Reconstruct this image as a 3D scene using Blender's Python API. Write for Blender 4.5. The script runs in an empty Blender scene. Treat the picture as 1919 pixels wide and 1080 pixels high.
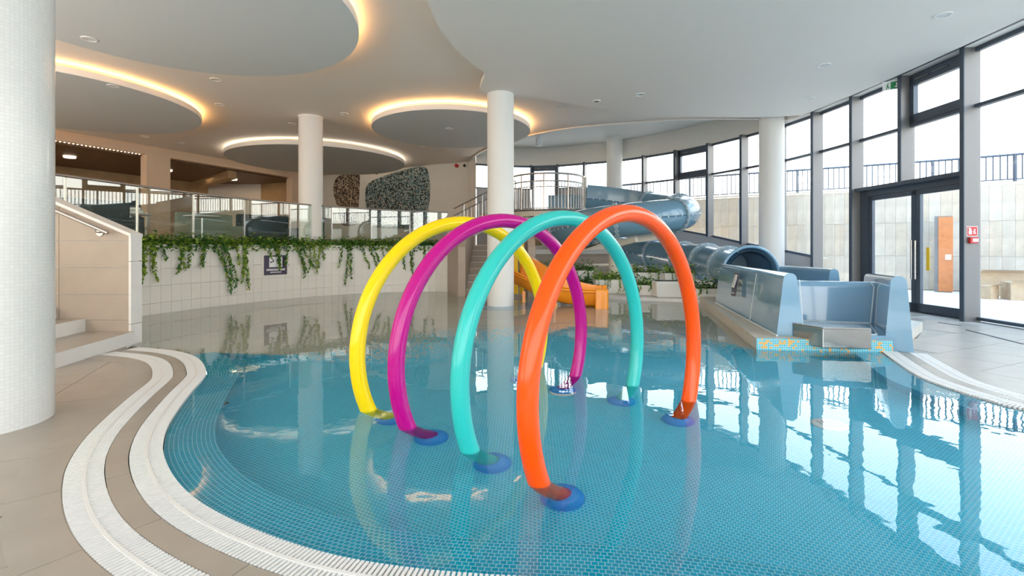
import bpy, bmesh, math, random
from mathutils import Vector, Matrix

random.seed(11)
SC = bpy.context.scene
C = SC.collection
PI = math.pi
R = math.radians

# ------------------------------------------------------------------ camera, sky, exposure
EYE = 1.2
F, HY, CX = 900.0, 465.0, 959.5          # focal length / horizon / centre measured on the 1919x1080 frame
cam_d = bpy.data.cameras.new('camera')
cam = bpy.data.objects.new('camera', cam_d)
C.objects.link(cam)
cam.location = (0, 0, EYE)
cam.rotation_euler = (R(90), 0, 0)
cam_d.sensor_fit = 'HORIZONTAL'
cam_d.sensor_width = 36.0
cam_d.lens = 36.0 * F / 1919.0
cam_d.shift_y = -(540.0 - HY) / 1919.0
cam_d.clip_start = 0.05
cam_d.clip_end = 300
SC.camera = cam

W = bpy.data.worlds.new('sky')
SC.world = W
W.use_nodes = True
wn = W.node_tree
wn.nodes.clear()
_o = wn.nodes.new('ShaderNodeOutputWorld')
_b = wn.nodes.new('ShaderNodeBackground')
_tc = wn.nodes.new('ShaderNodeTexCoord')
_sx = wn.nodes.new('ShaderNodeSeparateXYZ')
_rp = wn.nodes.new('ShaderNodeValToRGB')
wn.links.new(_tc.outputs['Generated'], _sx.inputs[0])
wn.links.new(_sx.outputs['Z'], _rp.inputs[0])
_e = _rp.color_ramp.elements
_e[0].position = 0.0
_e[0].color = (1.0, 0.955, 0.90, 1)
_e[1].position = 0.85
_e[1].color = (0.38, 0.62, 1.0, 1)
_m = _rp.color_ramp.elements.new(0.16)
_m.color = (1.0, 0.965, 0.92, 1)
_m = _rp.color_ramp.elements.new(0.38)
_m.color = (0.74, 0.87, 1.0, 1)
_m = _rp.color_ramp.elements.new(0.62)
_m.color = (0.46, 0.69, 1.0, 1)
wn.links.new(_rp.outputs[0], _b.inputs['Color'])
_b.inputs['Strength'].default_value = 2.7
wn.links.new(_b.outputs[0], _o.inputs['Surface'])

SC.view_settings.view_transform = 'Standard'
SC.view_settings.look = 'None'
SC.view_settings.gamma = 1.0
SC.view_settings.use_curve_mapping = False
SC.view_settings.exposure = 1.17
cy = SC.cycles
cy.use_denoising = True
cy.max_bounces = 12
cy.diffuse_bounces = 5
cy.glossy_bounces = 5
cy.transmission_bounces = 8
cy.transparent_max_bounces = 16
cy.sample_clamp_indirect = 6.0
cy.caustics_reflective = True
cy.caustics_refractive = True
cy.blur_glossy = 0.5


# ------------------------------------------------------------------ materials
MATS = {}


def nodes_of(name):
    m = bpy.data.materials.new(name)
    m.use_nodes = True
    nt = m.node_tree
    p = nt.nodes['Principled BSDF']
    MATS[name] = m
    return m, nt, p


def mat(name, col, rough=0.5, metal=0.0, coat=0.0, noise=0.0, nscale=8.0, bump=0.0, bscale=40.0, emit=None, es=0.0, spec=0.5):
    m, nt, p = nodes_of(name)
    p.inputs['Base Color'].default_value = (*col, 1)
    p.inputs['Roughness'].default_value = rough
    p.inputs['Metallic'].default_value = metal
    p.inputs['Coat Weight'].default_value = coat
    p.inputs['Coat Roughness'].default_value = 0.04
    p.inputs['Specular IOR Level'].default_value = spec
    if emit:
        p.inputs['Emission Color'].default_value = (*emit, 1)
        p.inputs['Emission Strength'].default_value = es
    tc = nt.nodes.new('ShaderNodeTexCoord')
    if noise:
        n = nt.nodes.new('ShaderNodeTexNoise')
        n.inputs['Scale'].default_value = nscale
        n.inputs['Detail'].default_value = 4
        nt.links.new(tc.outputs['Object'], n.inputs['Vector'])
        r = nt.nodes.new('ShaderNodeValToRGB')
        r.color_ramp.elements[0].position = 0.3
        r.color_ramp.elements[1].position = 0.7
        r.color_ramp.elements[0].color = (*[max(0, c * (1 - noise)) for c in col], 1)
        r.color_ramp.elements[1].color = (*[min(1, c * (1 + noise)) for c in col], 1)
        nt.links.new(n.outputs['Fac'], r.inputs[0])
        nt.links.new(r.outputs[0], p.inputs['Base Color'])
    if bump:
        n = nt.nodes.new('ShaderNodeTexNoise')
        n.inputs['Scale'].default_value = bscale
        nt.links.new(tc.outputs['Object'], n.inputs['Vector'])
        b = nt.nodes.new('ShaderNodeBump')
        b.inputs['Strength'].default_value = bump
        b.inputs['Distance'].default_value = 0.01
        nt.links.new(n.outputs['Fac'], b.inputs['Height'])
        nt.links.new(b.outputs[0], p.inputs['Normal'])
    return m


def brick_mat(name, c1, c2, grout, bw, bh, gs, rough=0.25, offset=0.5, use_uv=True, bump=0.15, third=None, rot=0.0):
    m, nt, p = nodes_of(name)
    tc = nt.nodes.new('ShaderNodeTexCoord')
    mp = nt.nodes.new('ShaderNodeMapping')
    mp.inputs['Rotation'].default_value = (0, 0, rot)
    nt.links.new(tc.outputs['UV' if use_uv else 'Object'], mp.inputs[0])
    b = nt.nodes.new('ShaderNodeTexBrick')
    b.offset = offset
    b.inputs['Scale'].default_value = 1.0
    b.inputs['Brick Width'].default_value = bw
    b.inputs['Row Height'].default_value = bh
    b.inputs['Mortar Size'].default_value = gs
    b.inputs['Mortar Smooth'].default_value = 0.1
    b.inputs['Color1'].default_value = (*c1, 1)
    b.inputs['Color2'].default_value = (*c2, 1)
    b.inputs['Mortar'].default_value = (*grout, 1)
    nt.links.new(mp.outputs[0], b.inputs['Vector'])
    colour = b.outputs['Color']
    if third:
        wnz = nt.nodes.new('ShaderNodeTexWhiteNoise')
        sn = nt.nodes.new('ShaderNodeVectorMath')
        sn.operation = 'SNAP'
        sn.inputs[1].default_value = (bw, bh, 1)
        nt.links.new(mp.outputs[0], sn.inputs[0])
        nt.links.new(sn.outputs[0], wnz.inputs['Vector'])
        g = nt.nodes.new('ShaderNodeMath')
        g.operation = 'GREATER_THAN'
        g.inputs[1].default_value = third[1]
        nt.links.new(wnz.outputs['Value'], g.inputs[0])
        mx = nt.nodes.new('ShaderNodeMixRGB')
        mx.inputs['Color2'].default_value = (*third[0], 1)
        nt.links.new(g.outputs[0], mx.inputs['Fac'])
        nt.links.new(colour, mx.inputs['Color1'])
        colour = mx.outputs[0]
    nt.links.new(colour, p.inputs['Base Color'])
    p.inputs['Roughness'].default_value = rough
    if bump:
        inv = nt.nodes.new('ShaderNodeMath')
        inv.operation = 'SUBTRACT'
        inv.inputs[0].default_value = 1.0
        nt.links.new(b.outputs['Fac'], inv.inputs[1])
        bp = nt.nodes.new('ShaderNodeBump')
        bp.inputs['Strength'].default_value = bump
        bp.inputs['Distance'].default_value = 0.003
        nt.links.new(inv.outputs[0], bp.inputs['Height'])
        nt.links.new(bp.outputs[0], p.inputs['Normal'])
    return m


def fade_mat(name, c1, c2, beige, grout, cell, width):
    m, nt, p = nodes_of(name)
    tc = nt.nodes.new('ShaderNodeTexCoord')
    b = nt.nodes.new('ShaderNodeTexBrick')
    b.offset = 0.0
    b.inputs['Scale'].default_value = 1.0
    b.inputs['Brick Width'].default_value = cell
    b.inputs['Row Height'].default_value = cell
    b.inputs['Mortar Size'].default_value = 0.0018
    b.inputs['Color1'].default_value = (*c1, 1)
    b.inputs['Color2'].default_value = (*c2, 1)
    b.inputs['Mortar'].default_value = (*grout, 1)
    nt.links.new(tc.outputs['UV'], b.inputs['Vector'])
    sn = nt.nodes.new('ShaderNodeVectorMath')
    sn.operation = 'SNAP'
    sn.inputs[1].default_value = (cell, cell, 1)
    nt.links.new(tc.outputs['UV'], sn.inputs[0])
    wv = nt.nodes.new('ShaderNodeTexWhiteNoise')
    nt.links.new(sn.outputs[0], wv.inputs['Vector'])
    sx = nt.nodes.new('ShaderNodeSeparateXYZ')
    nt.links.new(tc.outputs['UV'], sx.inputs[0])
    dv = nt.nodes.new('ShaderNodeMath')
    dv.operation = 'DIVIDE'
    dv.inputs[1].default_value = width
    nt.links.new(sx.outputs['Y'], dv.inputs[0])
    lt = nt.nodes.new('ShaderNodeMath')
    lt.operation = 'LESS_THAN'
    nt.links.new(wv.outputs['Value'], lt.inputs[0])
    nt.links.new(dv.outputs[0], lt.inputs[1])
    mx = nt.nodes.new('ShaderNodeMixRGB')
    mx.inputs['Color2'].default_value = (*beige, 1)
    nt.links.new(lt.outputs[0], mx.inputs['Fac'])
    nt.links.new(b.outputs['Color'], mx.inputs['Color1'])
    nt.links.new(mx.outputs[0], p.inputs['Base Color'])
    p.inputs['Roughness'].default_value = 0.25
    return m


def glass_mat(name, tint, gain=1.0, base=0.04):
    m = bpy.data.materials.new(name)
    m.use_nodes = True
    nt = m.node_tree
    nt.nodes.clear()
    out = nt.nodes.new('ShaderNodeOutputMaterial')
    tr = nt.nodes.new('ShaderNodeBsdfTransparent')
    tr.inputs[0].default_value = (*tint, 1)
    gl = nt.nodes.new('ShaderNodeBsdfGlossy')
    gl.inputs['Roughness'].default_value = 0.0
    gl.inputs['Color'].default_value = (gain, gain, gain, 1)
    lw = nt.nodes.new('ShaderNodeLayerWeight')
    lw.inputs['Blend'].default_value = 0.5
    pw = nt.nodes.new('ShaderNodeMath')
    pw.operation = 'POWER'
    pw.inputs[1].default_value = 5.0
    nt.links.new(lw.outputs['Facing'], pw.inputs[0])
    ml = nt.nodes.new('ShaderNodeMath')
    ml.operation = 'MULTIPLY_ADD'
    ml.inputs[1].default_value = 1 - base
    ml.inputs[2].default_value = base
    nt.links.new(pw.outputs[0], ml.inputs[0])
    mx = nt.nodes.new('ShaderNodeMixShader')
    nt.links.new(ml.outputs[0], mx.inputs[0])
    nt.links.new(tr.outputs[0], mx.inputs[1])
    nt.links.new(gl.outputs[0], mx.inputs[2])
    nt.links.new(mx.outputs[0], out.inputs['Surface'])
    MATS[name] = m
    return m


def water_mat():
    m = bpy.data.materials.new('water')
    m.use_nodes = True
    nt = m.node_tree
    nt.nodes.clear()
    out = nt.nodes.new('ShaderNodeOutputMaterial')
    g = nt.nodes.new('ShaderNodeBsdfGlass')
    g.inputs['IOR'].default_value = 1.333
    g.inputs['Roughness'].default_value = 0.0
    g.inputs['Color'].default_value = (0.97, 1.0, 1.0, 1)
    tc = nt.nodes.new('ShaderNodeTexCoord')
    n = nt.nodes.new('ShaderNodeTexNoise')
    n.inputs['Scale'].default_value = 5.0
    n.inputs['Detail'].default_value = 2.0
    nt.links.new(tc.outputs['Object'], n.inputs['Vector'])
    b = nt.nodes.new('ShaderNodeBump')
    b.inputs['Strength'].default_value = 0.05
    b.inputs['Distance'].default_value = 0.02
    nt.links.new(n.outputs['Fac'], b.inputs['Height'])
    nt.links.new(b.outputs[0], g.inputs['Normal'])
    nt.links.new(g.outputs[0], out.inputs['Surface'])
    MATS['water'] = m
    return m


def emit_mat(name, col, s):
    m = bpy.data.materials.new(name)
    m.use_nodes = True
    nt = m.node_tree
    nt.nodes.clear()
    out = nt.nodes.new('ShaderNodeOutputMaterial')
    e = nt.nodes.new('ShaderNodeEmission')
    e.inputs[0].default_value = (*col, 1)
    e.inputs[1].default_value = s
    nt.links.new(e.outputs[0], out.inputs['Surface'])
    MATS[name] = m
    return m


def mural_mat(name, ca, cb, cc):
    m, nt, p = nodes_of(name)
    tc = nt.nodes.new('ShaderNodeTexCoord')
    sn = nt.nodes.new('ShaderNodeVectorMath')
    sn.operation = 'SNAP'
    sn.inputs[1].default_value = (0.05, 0.05, 0.05)
    nt.links.new(tc.outputs['UV'], sn.inputs[0])
    wv = nt.nodes.new('ShaderNodeTexWhiteNoise')
    nt.links.new(sn.outputs[0], wv.inputs['Vector'])
    r = nt.nodes.new('ShaderNodeValToRGB')
    r.color_ramp.interpolation = 'CONSTANT'
    e = r.color_ramp.elements
    e[0].color = (*ca, 1)
    e[1].position = 0.36
    e[1].color = (*cb, 1)
    x = e.new(0.68)
    x.color = (*cc, 1)
    nt.links.new(wv.outputs['Value'], r.inputs[0])
    nt.links.new(r.outputs[0], p.inputs['Base Color'])
    p.inputs['Roughness'].default_value = 0.3
    return m


water_mat()
glass_mat('glass', (0.97, 0.985, 0.98))
glass_mat('rail_glass', (0.88, 0.93, 0.9), base=0.09)
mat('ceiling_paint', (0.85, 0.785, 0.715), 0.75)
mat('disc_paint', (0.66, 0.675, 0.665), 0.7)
mat('rim_paint', (0.85, 0.82, 0.78), 0.6)
mat('column_paint', (0.78, 0.765, 0.73), 0.55)
brick_mat('column_mosaic', (0.72, 0.71, 0.685), (0.68, 0.67, 0.645), (0.63, 0.62, 0.595), 0.024, 0.024, 0.0016, 0.2, 0.0, bump=0.1)
mat('wall_paint', (0.72, 0.69, 0.63), 0.8, noise=0.02)
mat('warm_lit_beige', (0.72, 0.55, 0.40), 0.8, noise=0.03, nscale=2)  # beige-brown wall with the warm cove light put into its colour
mat('brown_wood', (0.13, 0.07, 0.035), 0.5, noise=0.25, nscale=3)
mat('tan_panel', (0.42, 0.29, 0.16), 0.6, noise=0.1, nscale=2)
mat('wall_tile', (0.80, 0.765, 0.71), 0.28, noise=0.025, nscale=1.5)
mat('wall_grout', (0.87, 0.85, 0.81), 0.8)
mat('stair_tile', (0.40, 0.325, 0.26), 0.45, noise=0.05, nscale=3)
mat('pale_tile', (0.74, 0.715, 0.685), 0.35, noise=0.02)
mat('deck_tile', (0.37, 0.32, 0.265), 0.32, noise=0.07, nscale=3.5)
mat('deck_grout', (0.45, 0.4, 0.34), 0.8)
mat('grate_plastic', (0.78, 0.765, 0.74), 0.4)
mat('gutter_dark', (0.04, 0.04, 0.04), 0.7)
brick_mat('pool_mosaic', (0.002, 0.46, 0.67), (0.006, 0.54, 0.76), (0.34, 0.74, 0.85), 0.023, 0.023, 0.0019, 0.25, 0.5, rot=0.5)
brick_mat('rim_mosaic', (0.002, 0.34, 0.52), (0.006, 0.43, 0.62), (0.40, 0.70, 0.78), 0.026, 0.024, 0.0019, 0.2, 0.5)
brick_mat('beach_tile', (0.56, 0.52, 0.45), (0.59, 0.55, 0.48), (0.64, 0.60, 0.53), 0.3, 0.3, 0.004, 0.3, 0.0)
fade_mat('fade_mosaic', (0.002, 0.46, 0.67), (0.006, 0.54, 0.76), (0.57, 0.53, 0.46), (0.34, 0.74, 0.85), 0.024, 1.3)
brick_mat('ledge_mosaic', (0.05, 0.42, 0.55), (0.10, 0.50, 0.60), (0.6, 0.7, 0.7), 0.025, 0.025, 0.002, 0.2, 0.0, third=((0.75, 0.42, 0.12), 0.8))
mat('ledge_top', (0.62, 0.56, 0.47), 0.4, noise=0.06, nscale=6)
mat('frame_dark', (0.075, 0.095, 0.125), 0.38, metal=0.3)
mat('frame_grey', (0.20, 0.19, 0.185), 0.45, metal=0.3)
mat('steel', (0.46, 0.44, 0.42), 0.24, metal=1.0)
mat('brushed_steel', (0.42, 0.42, 0.41), 0.16, metal=1.0)
mat('slide_blue', (0.145, 0.28, 0.385), 0.22, coat=0.6)
mat('flange_blue', (0.30, 0.40, 0.47), 0.3, coat=0.3)
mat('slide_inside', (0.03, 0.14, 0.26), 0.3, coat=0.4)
mat('landing_blue', (0.20, 0.37, 0.52), 0.16, coat=0.8)
mat('seam_white', (0.72, 0.78, 0.8), 0.4)
mat('slide_orange', (1.0, 0.33, 0.008), 0.25, coat=0.5)
mat('panel_yellow', (0.92, 0.6, 0.01), 0.3, coat=0.3)
mat('ring_yellow', (0.95, 0.66, 0.0), 0.14, coat=0.0, spec=0.4)
mat('ring_magenta', (0.50, 0.0, 0.22), 0.14, coat=0.0, spec=0.4)
mat('ring_teal', (0.03, 0.52, 0.48), 0.14, coat=0.0, spec=0.4)
mat('ring_orange', (0.95, 0.085, 0.0), 0.14, coat=0.0, spec=0.4)
mat('base_blue', (0.015, 0.30, 0.78), 0.35)
mat('planter_white', (0.86, 0.83, 0.78), 0.5)
mat('soil', (0.05, 0.035, 0.02), 0.9)
mat('leaf_dark', (0.05, 0.17, 0.025), 0.45, noise=0.5, nscale=25)
mat('leaf_light', (0.28, 0.40, 0.04), 0.45, noise=0.4, nscale=25)
mat('stem_green', (0.10, 0.14, 0.03), 0.6)
mat('sign_plum', (0.07, 0.055, 0.10), 0.35)
mat('sign_white', (0.85, 0.85, 0.85), 0.4)
mat('sign_green', (0.01, 0.25, 0.07), 0.4)
mat('sign_red', (0.55, 0.03, 0.03), 0.4)
mat('travertine', (0.47, 0.395, 0.315), 0.7, noise=0.14, nscale=2.4)
mat('travertine_light', (0.505, 0.43, 0.345), 0.7, noise=0.12, nscale=3.1)
mat('travertine_warm', (0.48, 0.39, 0.295), 0.7, noise=0.14, nscale=2.8)
mat('concrete', (0.78, 0.68, 0.555), 0.8, noise=0.04)
mat('plinth_grey', (0.45, 0.45, 0.46), 0.7)
mat('rust_orange', (0.55, 0.19, 0.06), 0.5, noise=0.1)
mat('cardboard', (0.50, 0.36, 0.23), 0.8, noise=0.08)
mat('sofa_dark', (0.05, 0.055, 0.05), 0.7)
mat('sofa_green', (0.30, 0.34, 0.27), 0.7)
mat('black', (0.01, 0.01, 0.012), 0.4)
mat('support_cream', (0.72, 0.66, 0.56), 0.5)
mural_mat('mural_brown', (0.03, 0.02, 0.02), (0.50, 0.42, 0.32), (0.22, 0.16, 0.11))
mural_mat('mural_blue', (0.02, 0.03, 0.03), (0.40, 0.42, 0.38), (0.12, 0.24, 0.27))
emit_mat('led_warm', (1.0, 0.52, 0.18), 16.0)
emit_mat('led_white', (1.0, 0.86, 0.68), 5.0)
mat('lamp_face', (0.75, 0.74, 0.71), 0.5)
emit_mat('lamp_glow', (1.0, 0.8, 0.55), 1.6)


# ------------------------------------------------------------------ mesh helpers
class MB:
    def __init__(s):
        s.v, s.f, s.uv = [], [], {}

    def add(s, vs, fs, uvs=None):
        k = len(s.v)
        s.v += [tuple(x) for x in vs]
        for i, f in enumerate(fs):
            if uvs is not None:
                s.uv[len(s.f)] = [uvs[j] for j in f]
            s.f.append([k + j for j in f])
        return s

    def box(s, c, d, rz=0.0):
        hx, hy, hz = d[0] / 2, d[1] / 2, d[2] / 2
        ca, sa = math.cos(rz), math.sin(rz)
        vs = []
        for x in (-hx, hx):
            for y in (-hy, hy):
                for z in (-hz, hz):
                    vs.append((c[0] + x * ca - y * sa, c[1] + x * sa + y * ca, c[2] + z))
        return s.add(vs, [(0, 1, 3, 2), (4, 6, 7, 5), (0, 4, 5, 1), (2, 3, 7, 6), (0, 2, 6, 4), (1, 5, 7, 3)])

    def bar(s, a, b, w, h, up=(0, 0, 1)):
        a, b, up = Vector(a), Vector(b), Vector(up)
        d = (b - a).normalized()
        x = d.cross(up)
        if x.length < 1e-4:
            x = d.cross(Vector((0, 1, 0)))
        x.normalize()
        y = x.cross(d).normalized()
        vs = []
        for p in (a, b):
            for sx, sy in ((-1, -1), (1, -1), (1, 1), (-1, 1)):
                vs.append(p + x * sx * w / 2 + y * sy * h / 2)
        return s.add(vs, [(0, 1, 2, 3), (7, 6, 5, 4), (0, 4, 5, 1), (1, 5, 6, 2), (2, 6, 7, 3), (3, 7, 4, 0)])

    def tube(s, path, r, seg=12, caps=True, closed=False, squash=None):
        path = [Vector(p) for p in path]
        n = len(path)
        rs = r if isinstance(r, (list, tuple)) else [r] * n
        rings = []
        prev = None
        for i in range(n):
            if closed:
                d = path[(i + 1) % n] - path[i - 1]
            else:
                d = path[min(i + 1, n - 1)] - path[max(i - 1, 0)]
            d.normalize()
            if prev is None:
                x = d.cross(Vector((0, 0, 1)))
                if x.length < 1e-3:
                    x = d.cross(Vector((0, 1, 0)))
                x.normalize()
            else:
                x = prev - d * prev.dot(d)
                x.normalize()
            prev = x
            y = x.cross(d)
            rings.append([path[i] + x * math.cos(2 * PI * k / seg) * rs[i] + y * math.sin(2 * PI * k / seg) * rs[i] for k in range(seg)])
        vs = [p for rg in rings for p in rg]
        fs = []
        m = n if closed else n - 1
        for i in range(m):
            j = (i + 1) % n
            for k in range(seg):
                l = (k + 1) % seg
                fs.append((i * seg + k, j * seg + k, j * seg + l, i * seg + l))
        if caps and not closed:
            fs.append(tuple(range(seg)))
            fs.append(tuple((n - 1) * seg + k for k in reversed(range(seg))))
        return s.add(vs, fs)

    def lathe(s, prof, c, seg=32, uvscale=None):
        """prof: list of (r, z) from bottom to top"""
        vs, fs, uvs = [], [], []
        rmax = max(p[0] for p in prof)
        acc = 0
        for i, (r, z) in enumerate(prof):
            if i:
                acc += math.hypot(r - prof[i - 1][0], z - prof[i - 1][1])
            for k in range(seg + 1):
                a = 2 * PI * k / seg
                vs.append((c[0] + r * math.cos(a), c[1] + r * math.sin(a), c[2] + z))
                uvs.append((a * rmax, acc))
        w = seg + 1
        for i in range(len(prof) - 1):
            for k in range(seg):
                fs.append((i * w + k, i * w + k + 1, (i + 1) * w + k + 1, (i + 1) * w + k))
        return s.add(vs, fs, uvs)

    def prism(s, poly, z0, z1):
        n = len(poly)
        vs = [(p[0], p[1], z0) for p in poly] + [(p[0], p[1], z1) for p in poly]
        area = sum(poly[i][0] * poly[(i + 1) % n][1] - poly[(i + 1) % n][0] * poly[i][1] for i in range(n))
        a, b = list(range(n)), [n + i for i in range(n)]
        if area > 0:
            fs = [tuple(reversed(a)), tuple(b)] + [(i, (i + 1) % n, n + (i + 1) % n, n + i) for i in range(n)]
        else:
            fs = [tuple(a), tuple(reversed(b))] + [((i + 1) % n, i, n + i, n + (i + 1) % n) for i in range(n)]
        return s.add(vs, fs)

    def strip(s, A, B, uvw=None):
        """quad strip between two equally long 3D polylines, uv in metres"""
        n = len(A)
        u = 0
        vs, uvs = [], []
        for i in range(n):
            a, b = Vector(A[i]), Vector(B[i])
            if i:
                u += ((a - Vector(A[i - 1])).length + (b - Vector(B[i - 1])).length) / 2
            vs += [a, b]
            uvs += [(u, 0), (u, (b - a).length if uvw is None else uvw)]
        return s.add(vs, [(2 * i, 2 * i + 2, 2 * i + 3, 2 * i + 1) for i in range(n - 1)], uvs)

    def sphere(s, c, r, seg=8, rings=5, sz=1.0):
        prof = [(max(1e-4, r * math.sin(PI * i / rings)), -r * sz * math.cos(PI * i / rings)) for i in range(rings + 1)]
        return s.lathe(prof, c, seg)


def link(o, parent=None):
    C.objects.link(o)
    if parent is not None:
        o.parent = parent
        o.matrix_parent_inverse = Matrix.Translation(-Vector(parent.get('_base', (0, 0, 0))))
    return o


def tag(o, label=None, cat=None, group=None, kind=None):
    if label:
        o['label'] = label
    if cat:
        o['category'] = cat
    if group:
        o['group'] = group
    if kind:
        o['kind'] = kind
    return o


def mesh_of(name, mb, material, smooth=False, bevel=0.0):
    me = bpy.data.meshes.new(name)
    me.from_pydata(mb.v, [], mb.f)
    if mb.uv:
        lay = me.uv_layers.new(name='uv')
        for pi, p in enumerate(me.polygons):
            u = mb.uv.get(pi)
            if u:
                for li, uvc in zip(p.loop_indices, u):
                    lay.data[li].uv = uvc
    me.materials.append(MATS[material])
    if smooth:
        me.shade_smooth()
        if smooth is not True:
            me.set_sharp_from_angle(angle=R(smooth))
    me.update()
    return me


def mk(name, mb, material, parent=None, smooth=False, bevel=0.0, **kw):
    o = bpy.data.objects.new(name, mesh_of(name, mb, material, smooth))
    link(o, parent)
    if bevel:
        md = o.modifiers.new('bevel', 'BEVEL')
        md.width = bevel
        md.segments = 2
        md.limit_method = 'ANGLE'
    if kw:
        tag(o, **kw)
    return o


def root(name, base, label=None, cat=None, group=None, kind=None):
    o = bpy.data.objects.new(name, None)
    o.empty_display_size = 0.1
    o.location = base
    C.objects.link(o)
    o['_base'] = tuple(base)
    tag(o, label, cat, group, kind)
    return o


def inst(name, me, parent, loc, rz=0.0, scale=(1, 1, 1)):
    """an object sharing mesh data, placed in world space under a root"""
    o = bpy.data.objects.new(name, me)
    o.location = loc
    o.rotation_euler = (0, 0, rz)
    o.scale = scale
    return link(o, parent)


def spline(pts, n=8, closed=False):
    pts = [Vector(p) for p in pts]
    N = len(pts)
    out = []
    rng = range(N) if closed else range(N - 1)
    for i in rng:
        if closed:
            p0, p1, p2, p3 = pts[i - 1], pts[i], pts[(i + 1) % N], pts[(i + 2) % N]
        else:
            p1, p2 = pts[i], pts[i + 1]
            p0 = pts[i - 1] if i else p1 * 2 - p2
            p3 = pts[i + 2] if i + 2 < N else p2 * 2 - p1
        for k in range(n):
            t = k / n
            out.append(0.5 * ((2 * p1) + (p2 - p0) * t + (2 * p0 - 5 * p1 + 4 * p2 - p3) * t * t + (3 * p1 - p0 - 3 * p2 + p3) * t ** 3))
    if not closed:
        out.append(pts[-1])
    return out


def resample(path, step):
    path = [Vector(p) for p in path]
    acc = [0.0]
    for i in range(1, len(path)):
        acc.append(acc[-1] + (path[i] - path[i - 1]).length)
    L = acc[-1]
    n = max(1, int(round(L / step)))
    out, j = [], 0
    for k in range(n + 1):
        t = L * k / n
        while j < len(acc) - 2 and acc[j + 1] < t:
            j += 1
        d = acc[j + 1] - acc[j]
        out.append(path[j].lerp(path[j + 1], (t - acc[j]) / d if d else 0))
    return out


def offset(path, d):
    """offset a 2D polyline to its left by d"""
    out = []
    n = len(path)
    for i in range(n):
        t = Vector(path[min(i + 1, n - 1)]) - Vector(path[max(i - 1, 0)])
        t = Vector((t.x, t.y)).normalized()
        out.append(Vector((path[i][0] - t.y * d, path[i][1] + t.x * d)))
    return out


def at(px, py, z):
    """where the sight line through a measured point of the photograph meets the height z"""
    y = (EYE - z) * F / (py - HY)
    return Vector(((px - CX) / F * y, y))


def v3(p, z):
    return Vector((p[0], p[1], z))


def inside(poly, x, y):
    c = False
    n = len(poly)
    j = n - 1
    for i in range(n):
        xi, yi, xj, yj = poly[i][0], poly[i][1], poly[j][0], poly[j][1]
        if (yi > y) != (yj > y) and x < (xj - xi) * (y - yi) / (yj - yi) + xi:
            c = not c
        j = i
    return c


def dist_to(path, x, y):
    return min(math.hypot(p[0] - x, p[1] - y) for p in path)


# ------------------------------------------------------------------ plan curves
Z_CEIL, Z_DISC, Z_HIGH, Z_UP = 4.65, 4.42, 5.15, 1.28
DECK = 0.012

# pool edge: along the left deck, under the camera, up the right deck
edge_px = [(262, 653), (317, 658), (355, 666), (377, 678), (387.5, 697), (383, 710), (363, 733), (340, 763), (318, 798),
           (308, 830), (310, 860), (330, 900), (370, 940), (440, 980), (540, 1020), (640, 1048), (760, 1068), (900, 1081)]
EL = [at(a, b, 0) for a, b in edge_px]
EL_near = [(0.45, 1.70), (1.2, 1.52), (2.2, 1.18), (3.2, 0.9), (4.1, 0.95), (4.7, 1.5), (4.65, 2.25), (4.2, 2.9)]
ER = [at(a, b, 0) for a, b in ((1917, 770), (1850, 752), (1803, 738), (1733, 713), (1700, 695), (1650, 659.5))]
EDGE = resample(spline([Vector((p[0], p[1])) for p in EL + [Vector(q) for q in EL_near] + ER], 10), 0.04)   # pool lies to the left of travel
i_split = min(range(len(EDGE)), key=lambda i: (EDGE[i] - Vector((3.4, 0.9))).length)
EDGE_L, EDGE_R = EDGE[:i_split], EDGE[i_split:]

LEDGE = [Vector((4.33, 5.50)), Vector((2.88, 5.66)), Vector((4.13, 10.6))]

# the curved, planted wall on the left
WALL = resample(spline([(-6.75, 6.1), (-6.75, 7.1), (-6.62, 8.3), (-6.1, 9.9), (-5.25, 11.6), (-3.9, 12.85), (-2.5, 13.35), (-1.75, 13.25)], 10), 0.05)

# mullions of the window wall, from behind the camera round to the far side
MULL = [Vector(p) for p in ((6.75, -5.0), (6.9, -3.75), (7.03, -2.5), (7.15, -1.25), (7.26, 0.0), (7.35, 1.27), (7.42, 2.55), (7.47, 3.85),
                            (7.5, 5.2), (7.54, 6.52), (7.56, 7.8), (7.57, 9.08), (7.52, 10.33), (7.42, 11.52), (7.22, 12.7), (6.78, 13.86),
                            (6.26, 15.0), (5.58, 16.07), (4.75, 17.0), (3.9, 17.8), (2.82, 18.36), (1.83, 18.85), (0.75, 19.05), (-0.35, 18.92), (-1.4, 18.5))]
M1, M2, M3, M4, M5, M6, M7, M8, M10 = 10, 11, 12, 13, 14, 15, 16, 17, 19
WIN = resample(spline(MULL, 10), 0.1)
Z_HEAD, Z_TRAN = 4.45, 3.5


# ------------------------------------------------------------------ pool basin and water
POOL_FAR = [Vector(p) for p in ((4.2, 10.7), (2.5, 11.4), (0.9, 12.4), (0.6, 12.9), (-1.2, 12.9))] + [Vector((p.x, p.y)) for p in reversed(WALL)]
POOL = [Vector(p) for p in EDGE] + LEDGE + POOL_FAR + [Vector((-4.9, 6.1))]

wm = MB()
wm.add([v3(p, 0.0) for p in POOL], [tuple(range(len(POOL)))])
mk('pool_water', wm, 'water', label='clear still water filling the curved indoor pool, mirroring windows', cat='water', kind='stuff')

basin = root('pool_basin', (0, 4, -0.4), kind='structure')
# submerged sloped rim along the deck edges
cut0 = min(range(len(EDGE)), key=lambda i: (EDGE[i] - at(355, 666, 0)).length)
rim_path = EDGE[cut0:]
RW = 0.27


def rim_inner(path):
    out = []
    for i, p in enumerate(offset(path, RW)):
        d = dist_to(path, p.x, p.y)
        out.append(p)
    return out


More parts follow.
